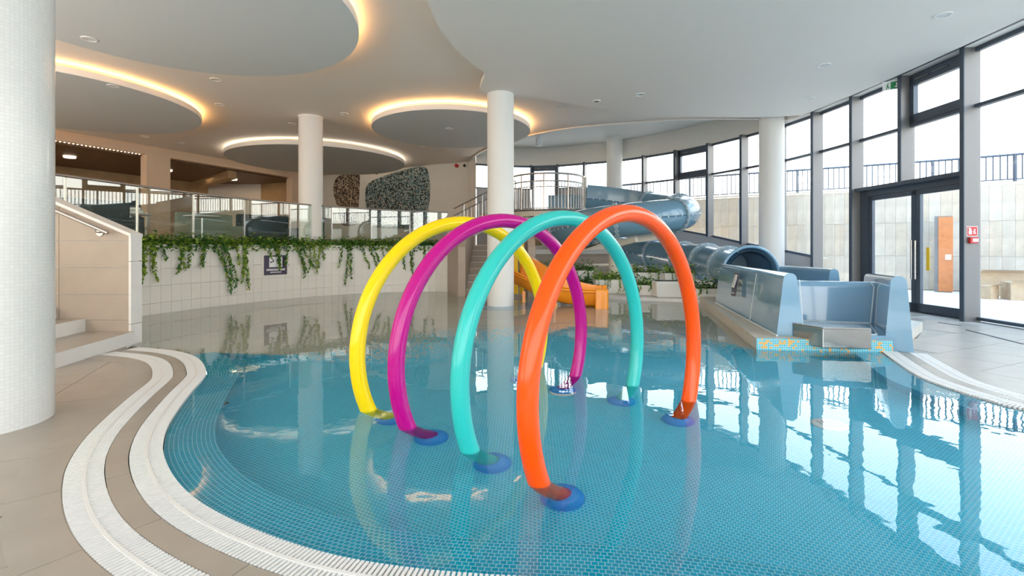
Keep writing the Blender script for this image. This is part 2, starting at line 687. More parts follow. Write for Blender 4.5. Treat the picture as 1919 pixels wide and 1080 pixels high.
rin = rim_inner(rim_path)
mb = MB().strip([v3(p, -0.012) for p in rim_path], [v3(p, -0.05) for p in rin])
mk('rim_slope', mb, 'rim_mosaic', basin)
FLOOR_Z = -0.34
mb = MB().strip([v3(p, -0.05) for p in rin], [v3(p, FLOOR_Z) for p in rin])
mk('rim_riser', mb, 'rim_mosaic', basin)
outer = [Vector((p.x, p.y)) for p in spline([Vector(p) for p in ((2.9, 5.75), (2.66, 6.45), (2.24, 7.15), (1.54, 7.65), (0.35, 7.8), (-0.84, 7.5), (-1.52, 6.88), (-2.03, 6.1), (-2.46, 5.54))] + [Vector((rin[0].x, rin[0].y))], 8)]
inner_beach = []
for i, p in enumerate(outer):
    c = Vector((0.3, 4.6))
    w_ = min(1.0, 4 * (i / (len(outer) - 1)) * (1 - i / (len(outer) - 1)) * 1.6)
    inner_beach.append(p + (c - p).normalized() * 1.3 * w_)
beach_line = inner_beach
FR = [Vector((-3.6, 1.0)), Vector((5.2, 0.6)), Vector((5.2, 8.2)), Vector((-3.6, 8.2))]
mb = MB()
mb.add([v3(p, FLOOR_Z) for p in FR], [(0, 1, 2, 3)], [(p.x, p.y) for p in FR])
mk('floor_mosaic', mb, 'pool_mosaic', basin)
mb = MB().strip([v3(p, FLOOR_Z) for p in inner_beach], [v3(p, -0.10) for p in outer])
mk('beach_slope', mb, 'fade_mosaic', basin)
# beach floor: everything beyond the slope
bo = [Vector((p.x, p.y)) for p in outer]
bpoly = [Vector((4.6, 8.6)), Vector((3.2, 6.2))] + bo + [Vector((p.x, p.y)) for p in reversed(EDGE[:cut0 + 1])] + [Vector((-7.2, 5.6)), Vector((-7.2, 14.0)), Vector((5.0, 14.0))]
mb = MB()
mb.add([v3(p, -0.10) for p in bpoly], [tuple(range(len(bpoly)))], [(p.x, p.y) for p in bpoly])
mk('beach_floor', mb, 'beach_tile', basin)
# raised ledge that carries the slide landing
led = root('trim_1', (3.6, 6.5, 0), kind='structure')
lp = [LEDGE[0], LEDGE[1], LEDGE[2], Vector((5.9, 11.0)), Vector((5.9, 6.9)), Vector((4.85, 5.9))]
mk('ledge_slab', MB().prism(lp, -0.4, 0.135), 'ledge_top', led)


def mosaic_face(a, b, z0, z1, off):
    n = Vector((b.y - a.y, a.x - b.x)).normalized() * off
    return MB().strip([v3(a + n, z0), v3(b + n, z0)], [v3(a + n, z1), v3(b + n, z1)])


mk('mosaic_front', mosaic_face(LEDGE[1], LEDGE[0] + (LEDGE[0] - LEDGE[1]) * 0.02, -0.38, 0.137, 0.004), 'ledge_mosaic', led)
mk('mosaic_side', mosaic_face(LEDGE[2], LEDGE[1], -0.38, 0.10, 0.004), 'ledge_top', led)

# ------------------------------------------------------------------ deck
deck = root('floor', (0, 0, 0), kind='structure')
left_poly = [Vector((p.x, p.y)) for p in EDGE] + [Vector((4.9, 5.6)), Vector((7.7, 11.5)), Vector((7.7, -5.2)), Vector((-9.2, -5.2)), Vector((-9.2, 6.1)), Vector((-4.8, 6.1))]
slab_edge = [Vector((p.x, p.y)) for p in offset(EDGE, -0.005)]
slab = slab_edge + [Vector((5.2, 6.2)), Vector((5.9, 6.9)), Vector((5.9, 13.2)), Vector((7.0, 13.2)), Vector((7.45, 11.5)), Vector((7.75, 9.0)), Vector((7.6, -5.2)),
                    Vector((-9.2, -5.2)), Vector((-9.2, 6.0)), Vector((-4.75, 6.0))]
mk('screed', MB().prism(slab, -0.33, -0.03), 'deck_tile', deck)

TS = 0.6
tile_me = mesh_of('tile', MB().box((0, 0, 0), (TS - 0.006, TS - 0.006, 0.04)), 'deck_tile')
G2 = 0.43                     # outer limit of the second grate
edge_sub = EDGE[::3]
slab_poly = slab
n_t = 0
tr = R(24)
for i in range(-20, 24):
    for j in range(-20, 30):
        lx, ly = (i + 0.5) * TS, (j + 0.5) * TS
        x, y = lx * math.cos(tr) - ly * math.sin(tr), lx * math.sin(tr) + ly * math.cos(tr)
        if not (-8.5 < x < 7.2 and -1.5 < y < 12.6):
            continue
        if y < 0.2 and abs(x) > 3.5:
            continue
        if not inside(slab_poly, x, y):
            continue
        ok = True
        far = False
        for sx in (-0.5, 0.5):
            for sy in (-0.5, 0.5):
                cx_, cy_ = lx + sx * TS, ly + sy * TS
                wx, wy = cx_ * math.cos(tr) - cy_ * math.sin(tr), cx_ * math.sin(tr) + cy_ * math.cos(tr)
                d = dist_to(edge_sub, wx, wy)
                if inside(POOL, wx, wy) or d < 0.02:
                    ok = False
                if d > G2 + 0.15:
                    far = True
        if ok and far and x * 900 / max(y, 0.1) > -1300:
            inst('tile', tile_me, deck, (x, y, DECK - 0.022), tr)
            n_t += 1
# grout bed outside the grates
gb = [Vector((p.x, p.y)) for p in offset(EDGE, -0.30)]
gslab = gb + slab[len(slab_edge):]
mk('grout_bed', MB().prism(gslab, -0.03, DECK - 0.006), 'deck_grout', deck)


def band(path, d0, d1, z0, z1):
    a, b = offset(path, -d0), offset(path, -d1)
    m = MB()
    m.strip([v3(p, z1) for p in b], [v3(p, z1) for p in a])
    m.strip([v3(p, z1) for p in a], [v3(p, z0) for p in a])
    m.strip([v3(p, z0) for p in b], [v3(p, z1) for p in b])
    return m


# taupe tiles between and beyond the grates, cut to the curve
def curve_tiles(path, d0, d1, step, z0, z1):
    n = int(step / 0.04)
    for k in range(0, len(path) - n, n):
        seg = path[k:k + n + 1]
        a, b = offset(path, -d0)[k:k + n + 1], offset(path, -d1)[k:k + n + 1]
        a[-1] = a[-1].lerp(a[-2], 0.12)
        b[-1] = b[-1].lerp(b[-2], 0.12)
        m = MB()
        m.strip([v3(p, z1) for p in b], [v3(p, z1) for p in a])
        m.strip([v3(p, z1) for p in a], [v3(p, z0) for p in a])
        m.strip([v3(p, z0) for p in b], [v3(p, z1) for p in b])
        m.add([v3(a[0], z1), v3(b[0], z1), v3(b[0], z0), v3(a[0], z0), v3(a[-1], z1), v3(b[-1], z1), v3(b[-1], z0), v3(a[-1], z0)], [(0, 1, 2, 3), (7, 6, 5, 4)])
        mk('tile', m, 'deck_tile', deck)


for path in (EDGE_L, EDGE_R):
    mk('gutter', band(path, 0.002, G2, -0.033, -0.026), 'gutter_dark', deck)
    curve_tiles(path, 0.165, 0.262, 0.6, -0.02, DECK + 0.002)
    curve_tiles(path, G2, G2 + 0.19, 0.6, -0.02, DECK + 0.002)


def grate(name, path, d0, d1, pitch, label, most=300):
    w = d1 - d0
    mid = resample(offset(path, -(d0 + d1) / 2), pitch)
    g = root(name, (mid[len(mid) // 2].x, mid[len(mid) // 2].y, 0), label, 'drain grate', 'white overflow grates round the pool')
    sl = mesh_of('slat', MB().box((0, 0, 0), (w, pitch * 0.56, 0.022)), 'grate_plastic')
    order = sorted(range(len(mid)), key=lambda i: mid[i].length)
    keep = set(order[:most])
    rest = MB()
    for i, p in enumerate(mid):
        t = mid[min(i + 1, len(mid) - 1)] - mid[max(i - 1, 0)]
        a = math.atan2(t.y, t.x) + PI / 2
        if i in keep:
            inst('slat', sl, g, (p.x, p.y, DECK - 0.008), a)
        else:
            rest.box((p.x, p.y, DECK - 0.008), (w, pitch * 0.56, 0.022), a)
    if rest.v:
        mk('far_slats', rest, 'grate_plastic', g, kind='stuff')
    mk('rib', band(path, (d0 + d1) / 2 - 0.008, (d0 + d1) / 2 + 0.008, -0.01, DECK + 0.0045), 'grate_plastic', g)
    return g


grate('overflow_grate', EDGE_L, 0.005, 0.16, 0.0205, 'white slatted overflow grate on the left deck, right at the water edge')
grate('overflow_grate', EDGE_L, 0.266, G2 - 0.005, 0.0225, 'white slatted grate on the left deck, one tile strip away from the water')
grate('overflow_grate', EDGE_R, 0.005, 0.16, 0.024, 'white slatted overflow grate on the window side, right at the water edge')
grate('overflow_grate', EDGE_R, 0.266, G2 - 0.005, 0.025, 'white slatted grate on the window side, one tile strip away from the water')
# narrow slot drains in the floor along the windows
for (a, b), nm in (((at(1760, 606, 0), at(1800, 612, 0)), 0), ((at(1812, 620, 0), at(1919, 647, 0)), 1)):
    lab = ('short dark slot drain in the floor before the double door', 'long dark slot drain in the floor along the window wall, at the right edge')[nm]
    mk('slot_drain', MB().bar(v3(a, DECK), v3(b, DECK), 0.035, 0.012), 'frame_grey', label=lab, cat='floor drain')

# ------------------------------------------------------------------ ceiling
ce = root('ceiling', (0, 8, Z_CEIL), kind='structure')
edge_c = spline([(-1.75, 19.2), (-1.2, 17.4), (-0.6, 16.2), (0.17, 15.0), (1.54, 13.8), (3.5, 13.05), (4.84, 12.75), (6.55, 12.7), (7.3, 12.75)], 8)
main = [Vector((p.x, p.y)) for p in edge_c] + [Vector((p.x, p.y)) for p in reversed([q for q in WIN if q.y < 12.6])] + [Vector((6.7, -5.3)), Vector((-21, -5.3)), Vector((-21, 26)), Vector((-2.0, 26))]
mk('ceiling_slab', MB().prism(main, Z_CEIL, Z_CEIL + 0.12), 'ceiling_paint', ce)
mk('ceiling_edge', MB().strip([v3(p, Z_CEIL - 0.05) for p in edge_c], [v3(p, Z_HIGH) for p in edge_c]).strip([v3(p, Z_CEIL - 0.05) for p in edge_c], [v3(p, Z_CEIL - 0.05) for p in offset([Vector((q.x, q.y)) for q in edge_c], -0.06)]), 'rim_paint', ce)
high = [Vector((-2.6, 21)), Vector((-2.6, 15)), Vector((-0.8, 13.2)), Vector((3.0, 12.2)), Vector((7.9, 12.2)), Vector((8.4, 14)), Vector((7.4, 17)), Vector((3.0, 20.2))]
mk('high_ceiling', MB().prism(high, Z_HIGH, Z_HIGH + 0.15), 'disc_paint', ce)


def win_x(y):
    return min(WIN, key=lambda p: abs(p.y - y) + (0 if p.x > 3 else 9)).x


# ceiling discs: a hanging panel and a light strip lying on its back edge
def disc(c, r, label, led=True, clip=False, warm='led_warm'):
    n = 192 if clip else 96
    pts = []
    for k in range(n):
        a = 2 * PI * k / n
        x, y = c[0] + r * math.cos(a), c[1] + r * math.sin(a)
        if clip:
            bulge = max(0.0, 1 - abs(a - R(50)) / R(50))
            b2 = max(0.0, 1 - abs(a - R(140)) / R(13))
            rb = r + 1.05 * bulge * bulge * (3 - 2 * bulge) + 0.84 * b2 * b2 * (3 - 2 * b2)
            x, y = c[0] + rb * math.cos(a), c[1] + rb * math.sin(a)
            x = min(x, win_x(y) - 0.34)
        pts.append(Vector((x, y)))
    g = root('ceiling_disc', (c[0], c[1], Z_DISC), label, 'ceiling panel', 'round ceiling panels')
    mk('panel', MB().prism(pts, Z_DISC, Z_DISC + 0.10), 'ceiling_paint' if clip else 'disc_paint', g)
    if not clip:
        ring = [Vector((c[0] + (r + 0.004) * math.cos(2 * PI * k / n), c[1] + (r + 0.004) * math.sin(2 * PI * k / n))) for k in range(n + 1)]
        mk('rim', MB().strip([v3(p, Z_DISC + 0.006) for p in ring], [v3(p, Z_DISC + 0.125) for p in ring]), 'rim_paint', g, smooth=True)
    mk('hanger', MB().prism([Vector((c[0] + (r * 0.82) * math.cos(2 * PI * k / n), c[1] + (r * 0.82) * math.sin(2 * PI * k / n))) for k in range(n)], Z_DISC + 0.10, Z_CEIL + 0.02)
       if not clip else MB().prism([Vector((min(c[0] + (r * 0.9) * math.cos(2 * PI * k / n), win_x(c[1] + r * 0.9 * math.sin(2 * PI * k / n)) - 0.4), c[1] + (r * 0.9) * math.sin(2 * PI * k / n))) for k in range(n)], Z_DISC + 0.1, Z_CEIL + 0.02), 'ceiling_paint', g)
    if led:
        rr = r - 0.10
        mk('light_strip', MB().tube([(c[0] + rr * math.cos(2 * PI * k / n), c[1] + rr * math.sin(2 * PI * k / n), Z_DISC + 0.125) for k in range(n)], 0.012, 6, closed=True), warm, g)
    return g


disc((-1.65, 13.3), 2.15, 'round ceiling disc with glowing warm edge behind the middle white column')
disc((-10.3, 10.75), 2.82, 'round ceiling disc with bright orange glowing edge beside the near left column')
disc((-7.2, 18.0), 3.1, 'farthest ceiling disc with pale lit rim above the cafe balustrade', warm='led_white')
disc((-4.7, 6.5), 2.5, 'large ceiling disc at the top left, nearest to the camera on that side')
disc((4.0, 6.4), 5.1, 'huge plain ceiling disc on the window side, reaching the middle column', led=False, clip=True)

# soffit along the windows and the dark curtain slot in it
near_win = [q for q in WIN if q.y < 12.9]
s_in, s_out = offset(near_win, 0.34), offset(near_win, -0.15)
mb = MB()
mb.strip([v3(p, Z_HEAD) for p in s_out], [v3(p, Z_HEAD) for p in s_in])
mb.strip([v3(p, Z_HEAD) for p in s_in], [v3(p, Z_CEIL + 0.02) for p in s_in])
mk('window_soffit', mb, 'ceiling_paint', ce)
mb = MB()
a, b = offset(near_win, 0.325), offset(near_win, 0.365)
mb.strip([v3(p, Z_DISC - 0.004) for p in a], [v3(p, Z_DISC - 0.004) for p in b])
mk('curtain_slot', mb, 'black', ce)

# ------------------------------------------------------------------ columns
def column(c, r, z0, z1, material, label, seg=48):
    g = root('column', (c[0], c[1], z0), label, 'column', 'round white columns')
    mk('shaft', MB().lathe([(r, z0 - 0.35 if z0 < 0.02 else z0), (r, z1)], (c[0], c[1], 0), seg), material, g, smooth=True)
    mk('collar', MB().lathe([(r + 0.012, z1 - 0.05), (r + 0.012, z1)], (c[0], c[1], 0), seg).lathe([(r, z1 - 0.05), (r + 0.012, z1 - 0.05)], (c[0], c[1], 0), seg), 'rim_paint', g, smooth=40)
    return g


column((-3.57, 3.24), 0.355, 0.0, Z_CEIL, 'column_mosaic', 'thick white mosaic column at the left edge of the picture', 64)
column((-0.24, 10.08), 0.28, 0.0, Z_CEIL, 'column_paint', 'white round column standing in the water in the middle')
column((-5.3, 12.65), 0.30, Z_UP, Z_CEIL, 'column_paint', 'white round column behind the glass balustrade')
column((3.68, 17.25), 0.28, 0.0, Z_HIGH, 'column_paint', 'slim white column behind the blue tube slide')
column((6.62, 12.25), 0.29, 0.0, Z_CEIL, 'column_paint', 'white round column beside the tall windows and the blue slide exit')
pad = MB().lathe([(0.76, -0.3), (0.76, -0.012), (0.73, -0.004), (0.0001, -0.004)], (-0.24, 10.08, 0), 48)
mk('column_pad', pad, 'landing_blue', label='pale blue round pad at water level under the middle column', cat='pad', smooth=30)

# ------------------------------------------------------------------ window wall
def fin(parent, p, tdir, z0, z1, depth=0.26, th=0.065):
    """deep grey mullion fin with a dark nose, standing inward of the glass line"""
    n = Vector((-tdir.y, tdir.x))
    a = math.atan2(n.y, n.x)
    c = p + n * (depth / 2 - 0.02)
    mk('mullion', MB().box((c.x, c.y, (z0 + z1) / 2), (depth, th, z1 - z0), a), 'frame_grey', parent)
    e = p + n * (depth - 0.012)
    mk('mullion_nose', MB().box((e.x, e.y, (z0 + z1) / 2), (0.016, th + 0.012, z1 - z0), a), 'frame_dark', parent)


def rail_bar(name, parent, a, b, z, w=0.06, h=0.06, m='frame_dark', off=0.03):
    t = (b - a).normalized()
    n = Vector((-t.y, t.x)) * off
    return mk(name, MB().bar(v3(a + n, z), v3(b + n, z), w, h), m, parent)


def pane(parent, a, b, z0, z1, z0b=None, m='glass', th=0.008):
    t = (b - a).normalized()
    n = Vector((-t.y, t.x)) * th / 2
    zb = z0 if z0b is None else z0b
    vs = [v3(a - n, z0), v3(b - n, zb), v3(b - n, z1), v3(a - n, z1), v3(a + n, z0), v3(b + n, zb), v3(b + n, z1), v3(a + n, z1)]
    mb = MB().add(vs, [(0, 1, 2, 3), (7, 6, 5, 4), (0, 4, 5, 1), (1, 5, 6, 2), (2, 6, 7, 3), (3, 7, 4, 0)])
    return mk('pane', mb, m, parent)


def awning(parent, a, b, z0, z1):
    t = (b - a).normalized()
    n = Vector((-t.y, t.x))
    a2, b2 = a + t * 0.05 + n * 0.05, b - t * 0.05 + n * 0.05
    fr = MB()
    for z, h in ((z0 + 0.08, 0.16), (z1 - 0.09, 0.18)):
        fr.bar(v3(a2, z), v3(b2, z), 0.09, h)
    for p in (a2 + t * 0.045, b2 - t * 0.045):
        fr.bar(v3(p, z0), v3(p, z1), 0.09, 0.09, up=(t.x, t.y, 0))
    fo = mk('opening_sash', fr, 'frame_dark', parent)
    for k in (0.3, 0.62):
        p, q = a2.lerp(b2, k) + n * 0.06, a2.lerp(b2, k + 0.26) + n * 0.06
        mk('actuator', MB().tube([v3(p, z1 - 0.09), v3(q, z1 - 0.09)], 0.016, 8), 'brushed_steel', fo)


def sill_z(i):
    """height of the bottom of the glass at mullion i"""
    if i <= M4:
        return 0.03
    if i <= 19:
        return {M5: 1.1, M6: 1.3, M7: 1.55, M8: 1.78, 18: 2.1, 19: 2.45}[i]
    return Z_TRAN


nb = len(MULL) - 1
win_n = 0
for i in range(nb):
    a, b = MULL[i], MULL[i + 1]
    t = (b - a).normalized()
    door = i in (M1, M2)
    fardoor = i == 21
    win_n += 1
    w = root('window_%d' % win_n, (a.x, a.y, 0), kind='structure')
    tt = (MULL[i + 1] - MULL[max(i - 1, 0)]).normalized()
    zb = 0.0 if i <= M4 else sill_z(i)
    zb0 = 2.46 if i == M2 else zb
    if fardoor:
        zb0 = 2.45
    fin(w, a, tt, zb0, Z_HEAD)
    za, zc = sill_z(i), sill_z(i + 1)
    if i == M4:
        za, zc = 0.94, 1.1
    if door:
        za = zc = 2.46
    if fardoor:
        za = zc = 2.48
    rail_bar('head_frame', w, a, b, Z_HEAD - 0.035, 0.07, 0.07)
    if i < 19:
        rail_bar('transom', w, a, b, Z_TRAN, 0.10, 0.055)
    sb = MB().bar(v3(a, za + 0.025), v3(b, zc + 0.025), 0.09, 0.05)
    if not door:
        mk('sill_frame', sb, 'frame_dark', w)
    if i in (M1 + 0, M7) and i != M2:
        awning(w, a, b, Z_TRAN + 0.03, Z_HEAD - 0.04)
    if fardoor:
        awning(w, a, b, 2.5, Z_HEAD - 0.04)
    if i < 19:
        pane(w, a, b, Z_TRAN, Z_HEAD)
        pane(w, a, b, za, Z_TRAN, zc)
    else:
        pane(w, a, b, za, Z_HEAD, zc)
# the awning sits between the door mullion and the next one
# bulkhead above the far windows
fw = [q for q in WIN if q.y > 12.3 or q.x < 5.0]
fw = [q for q in WIN[WIN.index(min(WIN, key=lambda p: (p - MULL[M5]).length)):]]
wf = root('wall_far', (3, 17, 0), kind='structure')
fo_ = offset(fw, -0.03)
mk('bulkhead', MB().strip([v3(p, Z_HEAD - 0.01) for p in offset(fw, 0.05)], [v3(p, Z_HIGH + 0.05) for p in offset(fw, 0.05)]).strip([v3(p, Z_HEAD - 0.01) for p in offset(fw, -0.2)], [v3(p, Z_HEAD - 0.01) for p in offset(fw, 0.05)]), 'wall_paint', wf)


def sill_at(p):
    best = min(range(nb), key=lambda i: (((MULL[i] + MULL[i + 1]) / 2) - p).length)
    a, b = MULL[best], MULL[best + 1]
    t = max(0, min(1, (p - a).dot(b - a) / (b - a).length_squared))
    za, zb = sill_z(best), sill_z(best + 1)
    if best == M4:
        za, zb = 0.94, 1.1
    if best == 19:
        za, zb = 2.6, Z_TRAN
    if best == 21:
        za = zb = 2.46
    return za + (zb - za) * t


pw = [q for q in WIN[WIN.index(min(WIN, key=lambda p: (p - MULL[M4]).length)):]]
pin = offset(pw, 0.10)
zs = [sill_at(p) for p in pw]
mb = MB()
mb.strip([v3(p, -0.1) for p in pin], [v3(p, z) for p, z in zip(pin, zs)])
mb.strip([v3(p, z) for p, z in zip(pin, zs)], [v3(p, z) for p, z in zip(offset(pw, -0.25), zs)])
mk('plinth', mb, 'plinth_grey', wf)
mb = MB().tube([v3(p, z + 0.012) for p, z in zip(offset(pw, 0.115), zs) if z < 2.4], 0.012, 6)
mk('plinth_cap', mb, 'frame_dark', wf)

# ---- double door
door = root('door_1', (7.55, 9.0, 0), kind='structure')
A, Bm, D = MULL[M1], MULL[M2], MULL[M3]
dA, dD = A + (D - A).normalized() * 0.05, D - (D - A).normalized() * 0.05
t = (dD - dA).normalized()
n = Vector((-t.y, t.x))
mk('header', MB().bar(v3(dA + n * 0.06, 2.43), v3(dD + n * 0.06, 2.43), 0.26, 0.07), 'frame_dark', door)
mk('head_rail', MB().bar(v3(dA, 2.34), v3(dD, 2.34), 0.10, 0.11), 'frame_dark', door)
mk('jamb', MB().bar(v3(dD - t * 0.09, 0), v3(dD - t * 0.09, 2.4), 0.18, 0.12, up=(n.x, n.y, 0)), 'frame_dark', door)
mk('jamb', MB().bar(v3(dA + t * 0.03, 0), v3(dA + t * 0.03, 2.4), 0.06, 0.12, up=(n.x, n.y, 0)), 'frame_dark', door)
mk('threshold', MB().bar(v3(dA, 0.012), v3(dD, 0.012), 0.14, 0.02), 'frame_dark', door)
p0, p2 = dA + t * 0.07, dD - t * 0.19
pm = p0.lerp(p2, 0.47)
for k, (a, b) in enumerate(((p0, pm), (pm, p2))):
    a, b = a + t * 0.006, b - t * 0.006
    fr = MB()
    for z, h in ((0.10, 0.15), (2.235, 0.09)):
        fr.bar(v3(a, z), v3(b, z), 0.06, h)
    for p in (a + t * 0.045, b - t * 0.045):
        fr.bar(v3(p, 0.03), v3(p, 2.28), 0.09, 0.06, up=(n.x, n.y, 0))
    leaf = mk('door_leaf', fr, 'frame_dark', door)
    pane(leaf, a + t * 0.09, b - t * 0.09, 0.17, 2.19)
    hp = (b - t * 0.035) if k == 0 else (a + t * 0.035)
    hn = n * 0.075
    hb = MB().tube([v3(hp + hn, 0.62), v3(hp + hn, 1.34)], 0.017, 10)
    for z in (0.72, 1.24):
        hb.tube([v3(hp, z), v3(hp + hn, z)], 0.009, 6)
    mk('handle', hb, 'steel', leaf, smooth=50)
    if k == 0:
        st = hp - t * 0.20 + n * 0.012
        mk('sticker', MB().box((st.x, st.y, 1.0), (0.004, 0.07, 0.42), math.atan2(n.y, n.x)), 'panel_yellow', leaf, label='yellow strip sticker on the glass')
# far terrace door panel is part of window 22

# fire sign and call point on the mullion between door and right window
fp = A + n * 0.10
fs = root('fire_alarm_sign', (A.x, A.y, 1.4), 'red fire alarm sign with white hand and flame, on the grey mullion beside the door', 'sign')
tm = (MULL[M1 + 1] - MULL[M1 - 1]).normalized()
nm_ = Vector((-tm.y, tm.x))
face = -tm                       # side of the fin turned to the camera
fc = A + nm_ * 0.12 + face * 0.036


def on_face(mb, u, z, w, h, th=0.004, out=0.0):
    c = fc + nm_ * u + face * out
    return mb.box((c.x, c.y, z), (w, th, h), math.atan2(nm_.y, nm_.x))


mk('sign_border', on_face(MB(), 0, 1.47, 0.175, 0.165), 'sign_white', fs)
mk('sign_plate', on_face(MB(), 0, 1.47, 0.158, 0.148, out=0.003), 'sign_red', fs)
hand = MB()
on_face(hand, 0.035, 1.45, 0.05, 0.055, out=0.006)
for k in range(3):
    on_face(hand, 0.02 + 0.014 * k, 1.49, 0.009, 0.035, out=0.006)
on_face(hand, 0.045, 1.515, 0.03, 0.028, out=0.006)
for k in range(3):
    on_face(hand, -0.035 + 0.006 * (k % 2), 1.44 + 0.028 * k, 0.036 - 0.006 * k, 0.02, out=0.006)
mk('pictogram', hand, 'sign_white', fs)
cp = root('fire_call_point', (A.x, A.y, 1.3), 'small red manual fire call point with white window, below the fire sign', 'alarm')
mk('body', on_face(MB(), 0.0, 1.325, 0.13, 0.10, 0.05, 0.02), 'sign_red', cp, bevel=0.01)
mk('label_plate', on_face(MB(), -0.012, 1.325, 0.085, 0.05, 0.004, 0.047), 'sign_white', cp)

# emergency exit sign hanging under the soffit
es = root('exit_sign', (7.2, 9.9, 4.3), 'green and white emergency exit sign with arrow under the window soffit', 'sign')
ep = at(1675, 158, 0) if False else Vector((0, 0))
Ye = (4.33 - EYE) * F / (HY - 160)
ep = Vector(((1674 - CX) / F * Ye, Ye))
et = Vector((0.80, -0.6)).normalized()
ea = math.atan2(et.y, et.x)


def eb(u, z, w, h, th, out=0.0):
    en = Vector((et.y, -et.x))
    c = ep + et * u + en * out
    return MB().box((c.x, c.y, z), (w, th, h), ea)


mk('housing', eb(0, 4.44, 0.34, 0.05, 0.06), 'sign_white', es)
mk('plate', eb(0, 4.33, 0.33, 0.16, 0.012), 'sign_white', es)
mk('green_field', eb(0.055, 4.33, 0.19, 0.135, 0.004, 0.009), 'sign_green', es)
ar = MB()
for u, z, w, h in ((0.055, 4.345, 0.03, 0.06), (0.055, 4.30, 0.07, 0.02), (0.055, 4.287, 0.035, 0.015)):
    m_ = eb(u, z, w, h, 0.004, 0.013)
    ar.add(m_.v, m_.f)
mk('arrow', ar, 'sign_white', es)
rm = MB()
for u, z, w, h in ((-0.09, 4.33, 0.02, 0.05), (-0.08, 4.37, 0.02, 0.02), (-0.10, 4.29, 0.014, 0.04), (-0.07, 4.30, 0.014, 0.04)):
    m_ = eb(u, z, w, h, 0.004, 0.009)
    rm.add(m_.v, m_.f)
mk('running_figure', rm, 'sign_green', es)

# ------------------------------------------------------------------ outside
mk('terrace_ground', MB().prism([Vector(p) for p in ((7.6, -8), (30, -8), (30, 16), (9, 18), (6.4, 18), (7.0, 13), (7.75, 9))], -0.3, -0.02), 'concrete', label='bright pale concrete terrace floor outside the windows', cat='ground', kind='structure')
RW_ = resample(spline([(4.6, 18.9), (5.8, 17.7), (7.17, 16.6), (9.25, 15.4), (11.2, 14.3), (13.2, 13.0), (15.5, 11.0), (17.2, 8.0), (18, 3), (18, -6)], 8), 0.25)
rw = root('retaining_wall', (11, 14, 0), 'travertine-clad retaining wall curving outside behind the windows', 'wall')
mk('core', MB().strip([v3(p, -0.1) for p in offset(RW_, 0.05)], [v3(p, 2.92) for p in offset(RW_, 0.05)]), 'concrete', rw)
mk('coping', MB().strip([v3(p, 2.98) for p in offset(RW_, -0.03)], [v3(p, 2.98) for p in offset(RW_, 0.3)]).strip([v3(p, 2.93) for p in offset(RW_, -0.03)], [v3(p, 2.98) for p in offset(RW_, -0.03)]), 'travertine_light', rw)
pms = [mesh_of('stone_panel', MB().box((0, 0, 0), (0.247, 0.03, 0.965)), m) for m in ('travertine', 'travertine_light', 'travertine_warm')]
cnt = 0
for i in range(len(RW_) - 1):
    a, b = RW_[i], RW_[i + 1]
    if b.y < 6.5:
        break
    c = (a + b) / 2
    for k in range(3):
        inst('stone_panel', random.choice(pms), rw, (c.x, c.y, 0.485 + 0.97 * k), math.atan2(b.y - a.y, b.x - a.x))
        cnt += 1
rl = root('terrace_railing', (11, 14.2, 2.98), 'dark slim metal railing on top of the outdoor travertine wall', 'railing')
rp = offset(RW_, 0.15)
mk('top_rail', MB().tube([v3(p, 3.72) for p in rp], 0.034, 6), 'frame_dark', rl)
mk('bottom_rail', MB().tube([v3(p, 3.06) for p in rp], 0.02, 6), 'frame_dark', rl)
bal_me = mesh_of('baluster', MB().box((0, 0, 0), (0.024, 0.024, 0.66)), 'frame_dark')
post_me = mesh_of('post', MB().box((0, 0, 0), (0.06, 0.06, 0.76)), 'frame_dark')
fine = resample(rp, 0.14)
for i, p in enumerate(fine):
    if p.y < 2:
        break
    if i % 12 == 5:
        inst('post', post_me, rl, (p.x, p.y, 3.36))
    else:
        inst('baluster', bal_me, rl, (p.x, p.y, 3.39))
# rust-coloured service door in the outdoor wall
dp = Vector(((1772 - CX) / F * 13.2, 13.2))
sd = root('service_door', (dp.x, dp.y, 0), 'narrow rust-orange service door in the travertine wall outside', 'door')
da = R(-38)
mk('leaf', MB().box((dp.x, dp.y, 1.03), (0.30, 0.06, 2.05), da), 'rust_orange', sd)
mk('frame', MB().box((dp.x - 0.03, dp.y + 0.04, 1.02), (0.36, 0.05, 2.12), da), 'frame_grey', sd)
mk('lock_plate', MB().box((dp.x + 0.03, dp.y - 0.05, 0.95), (0.12, 0.03, 0.14), da), 'sign_white', sd)
# cardboard boxes
for (x, y, w_, d_, h_, a_, lab) in ((12.25, 11.15, 1.2, 0.45, 0.42, -0.4, 'long closed cardboard box lying on the terrace outside'),
                                    (12.65, 12.25, 1.25, 0.5, 0.6, -0.45, 'open cardboard box with raised flap, behind the long box outside'),
                                    (11.45, 11.55, 0.30, 0.26, 0.32, 0.3, 'small dark-edged cardboard carton at the left end of the outdoor boxes')):
    bx = root('cardboard_box', (x, y, -0.02), lab, 'box', 'cardboard boxes on the terrace')
    mk('carton', MB().box((x, y, h_ / 2 - 0.02), (w_, d_, h_), a_), 'cardboard', bx)
    f = Vector((math.cos(a_ + PI / 2), math.sin(a_ + PI / 2)))
    e1, e2 = Vector((x, y)) - Vector((math.cos(a_), math.sin(a_))) * w_ / 2, Vector((x, y)) + Vector((math.cos(a_), math.sin(a_))) * w_ / 2
    m_ = MB().add([v3(e1 - f * d_ / 2, h_ - 0.02), v3(e2 - f * d_ / 2, h_ - 0.02), v3(e2 - f * (d_ / 2 + 0.18), h_ + 0.05), v3(e1 - f * (d_ / 2 + 0.18), h_ + 0.05)], [(0, 1, 2, 3)])
    mk('flap', m_, 'cardboard', bx)
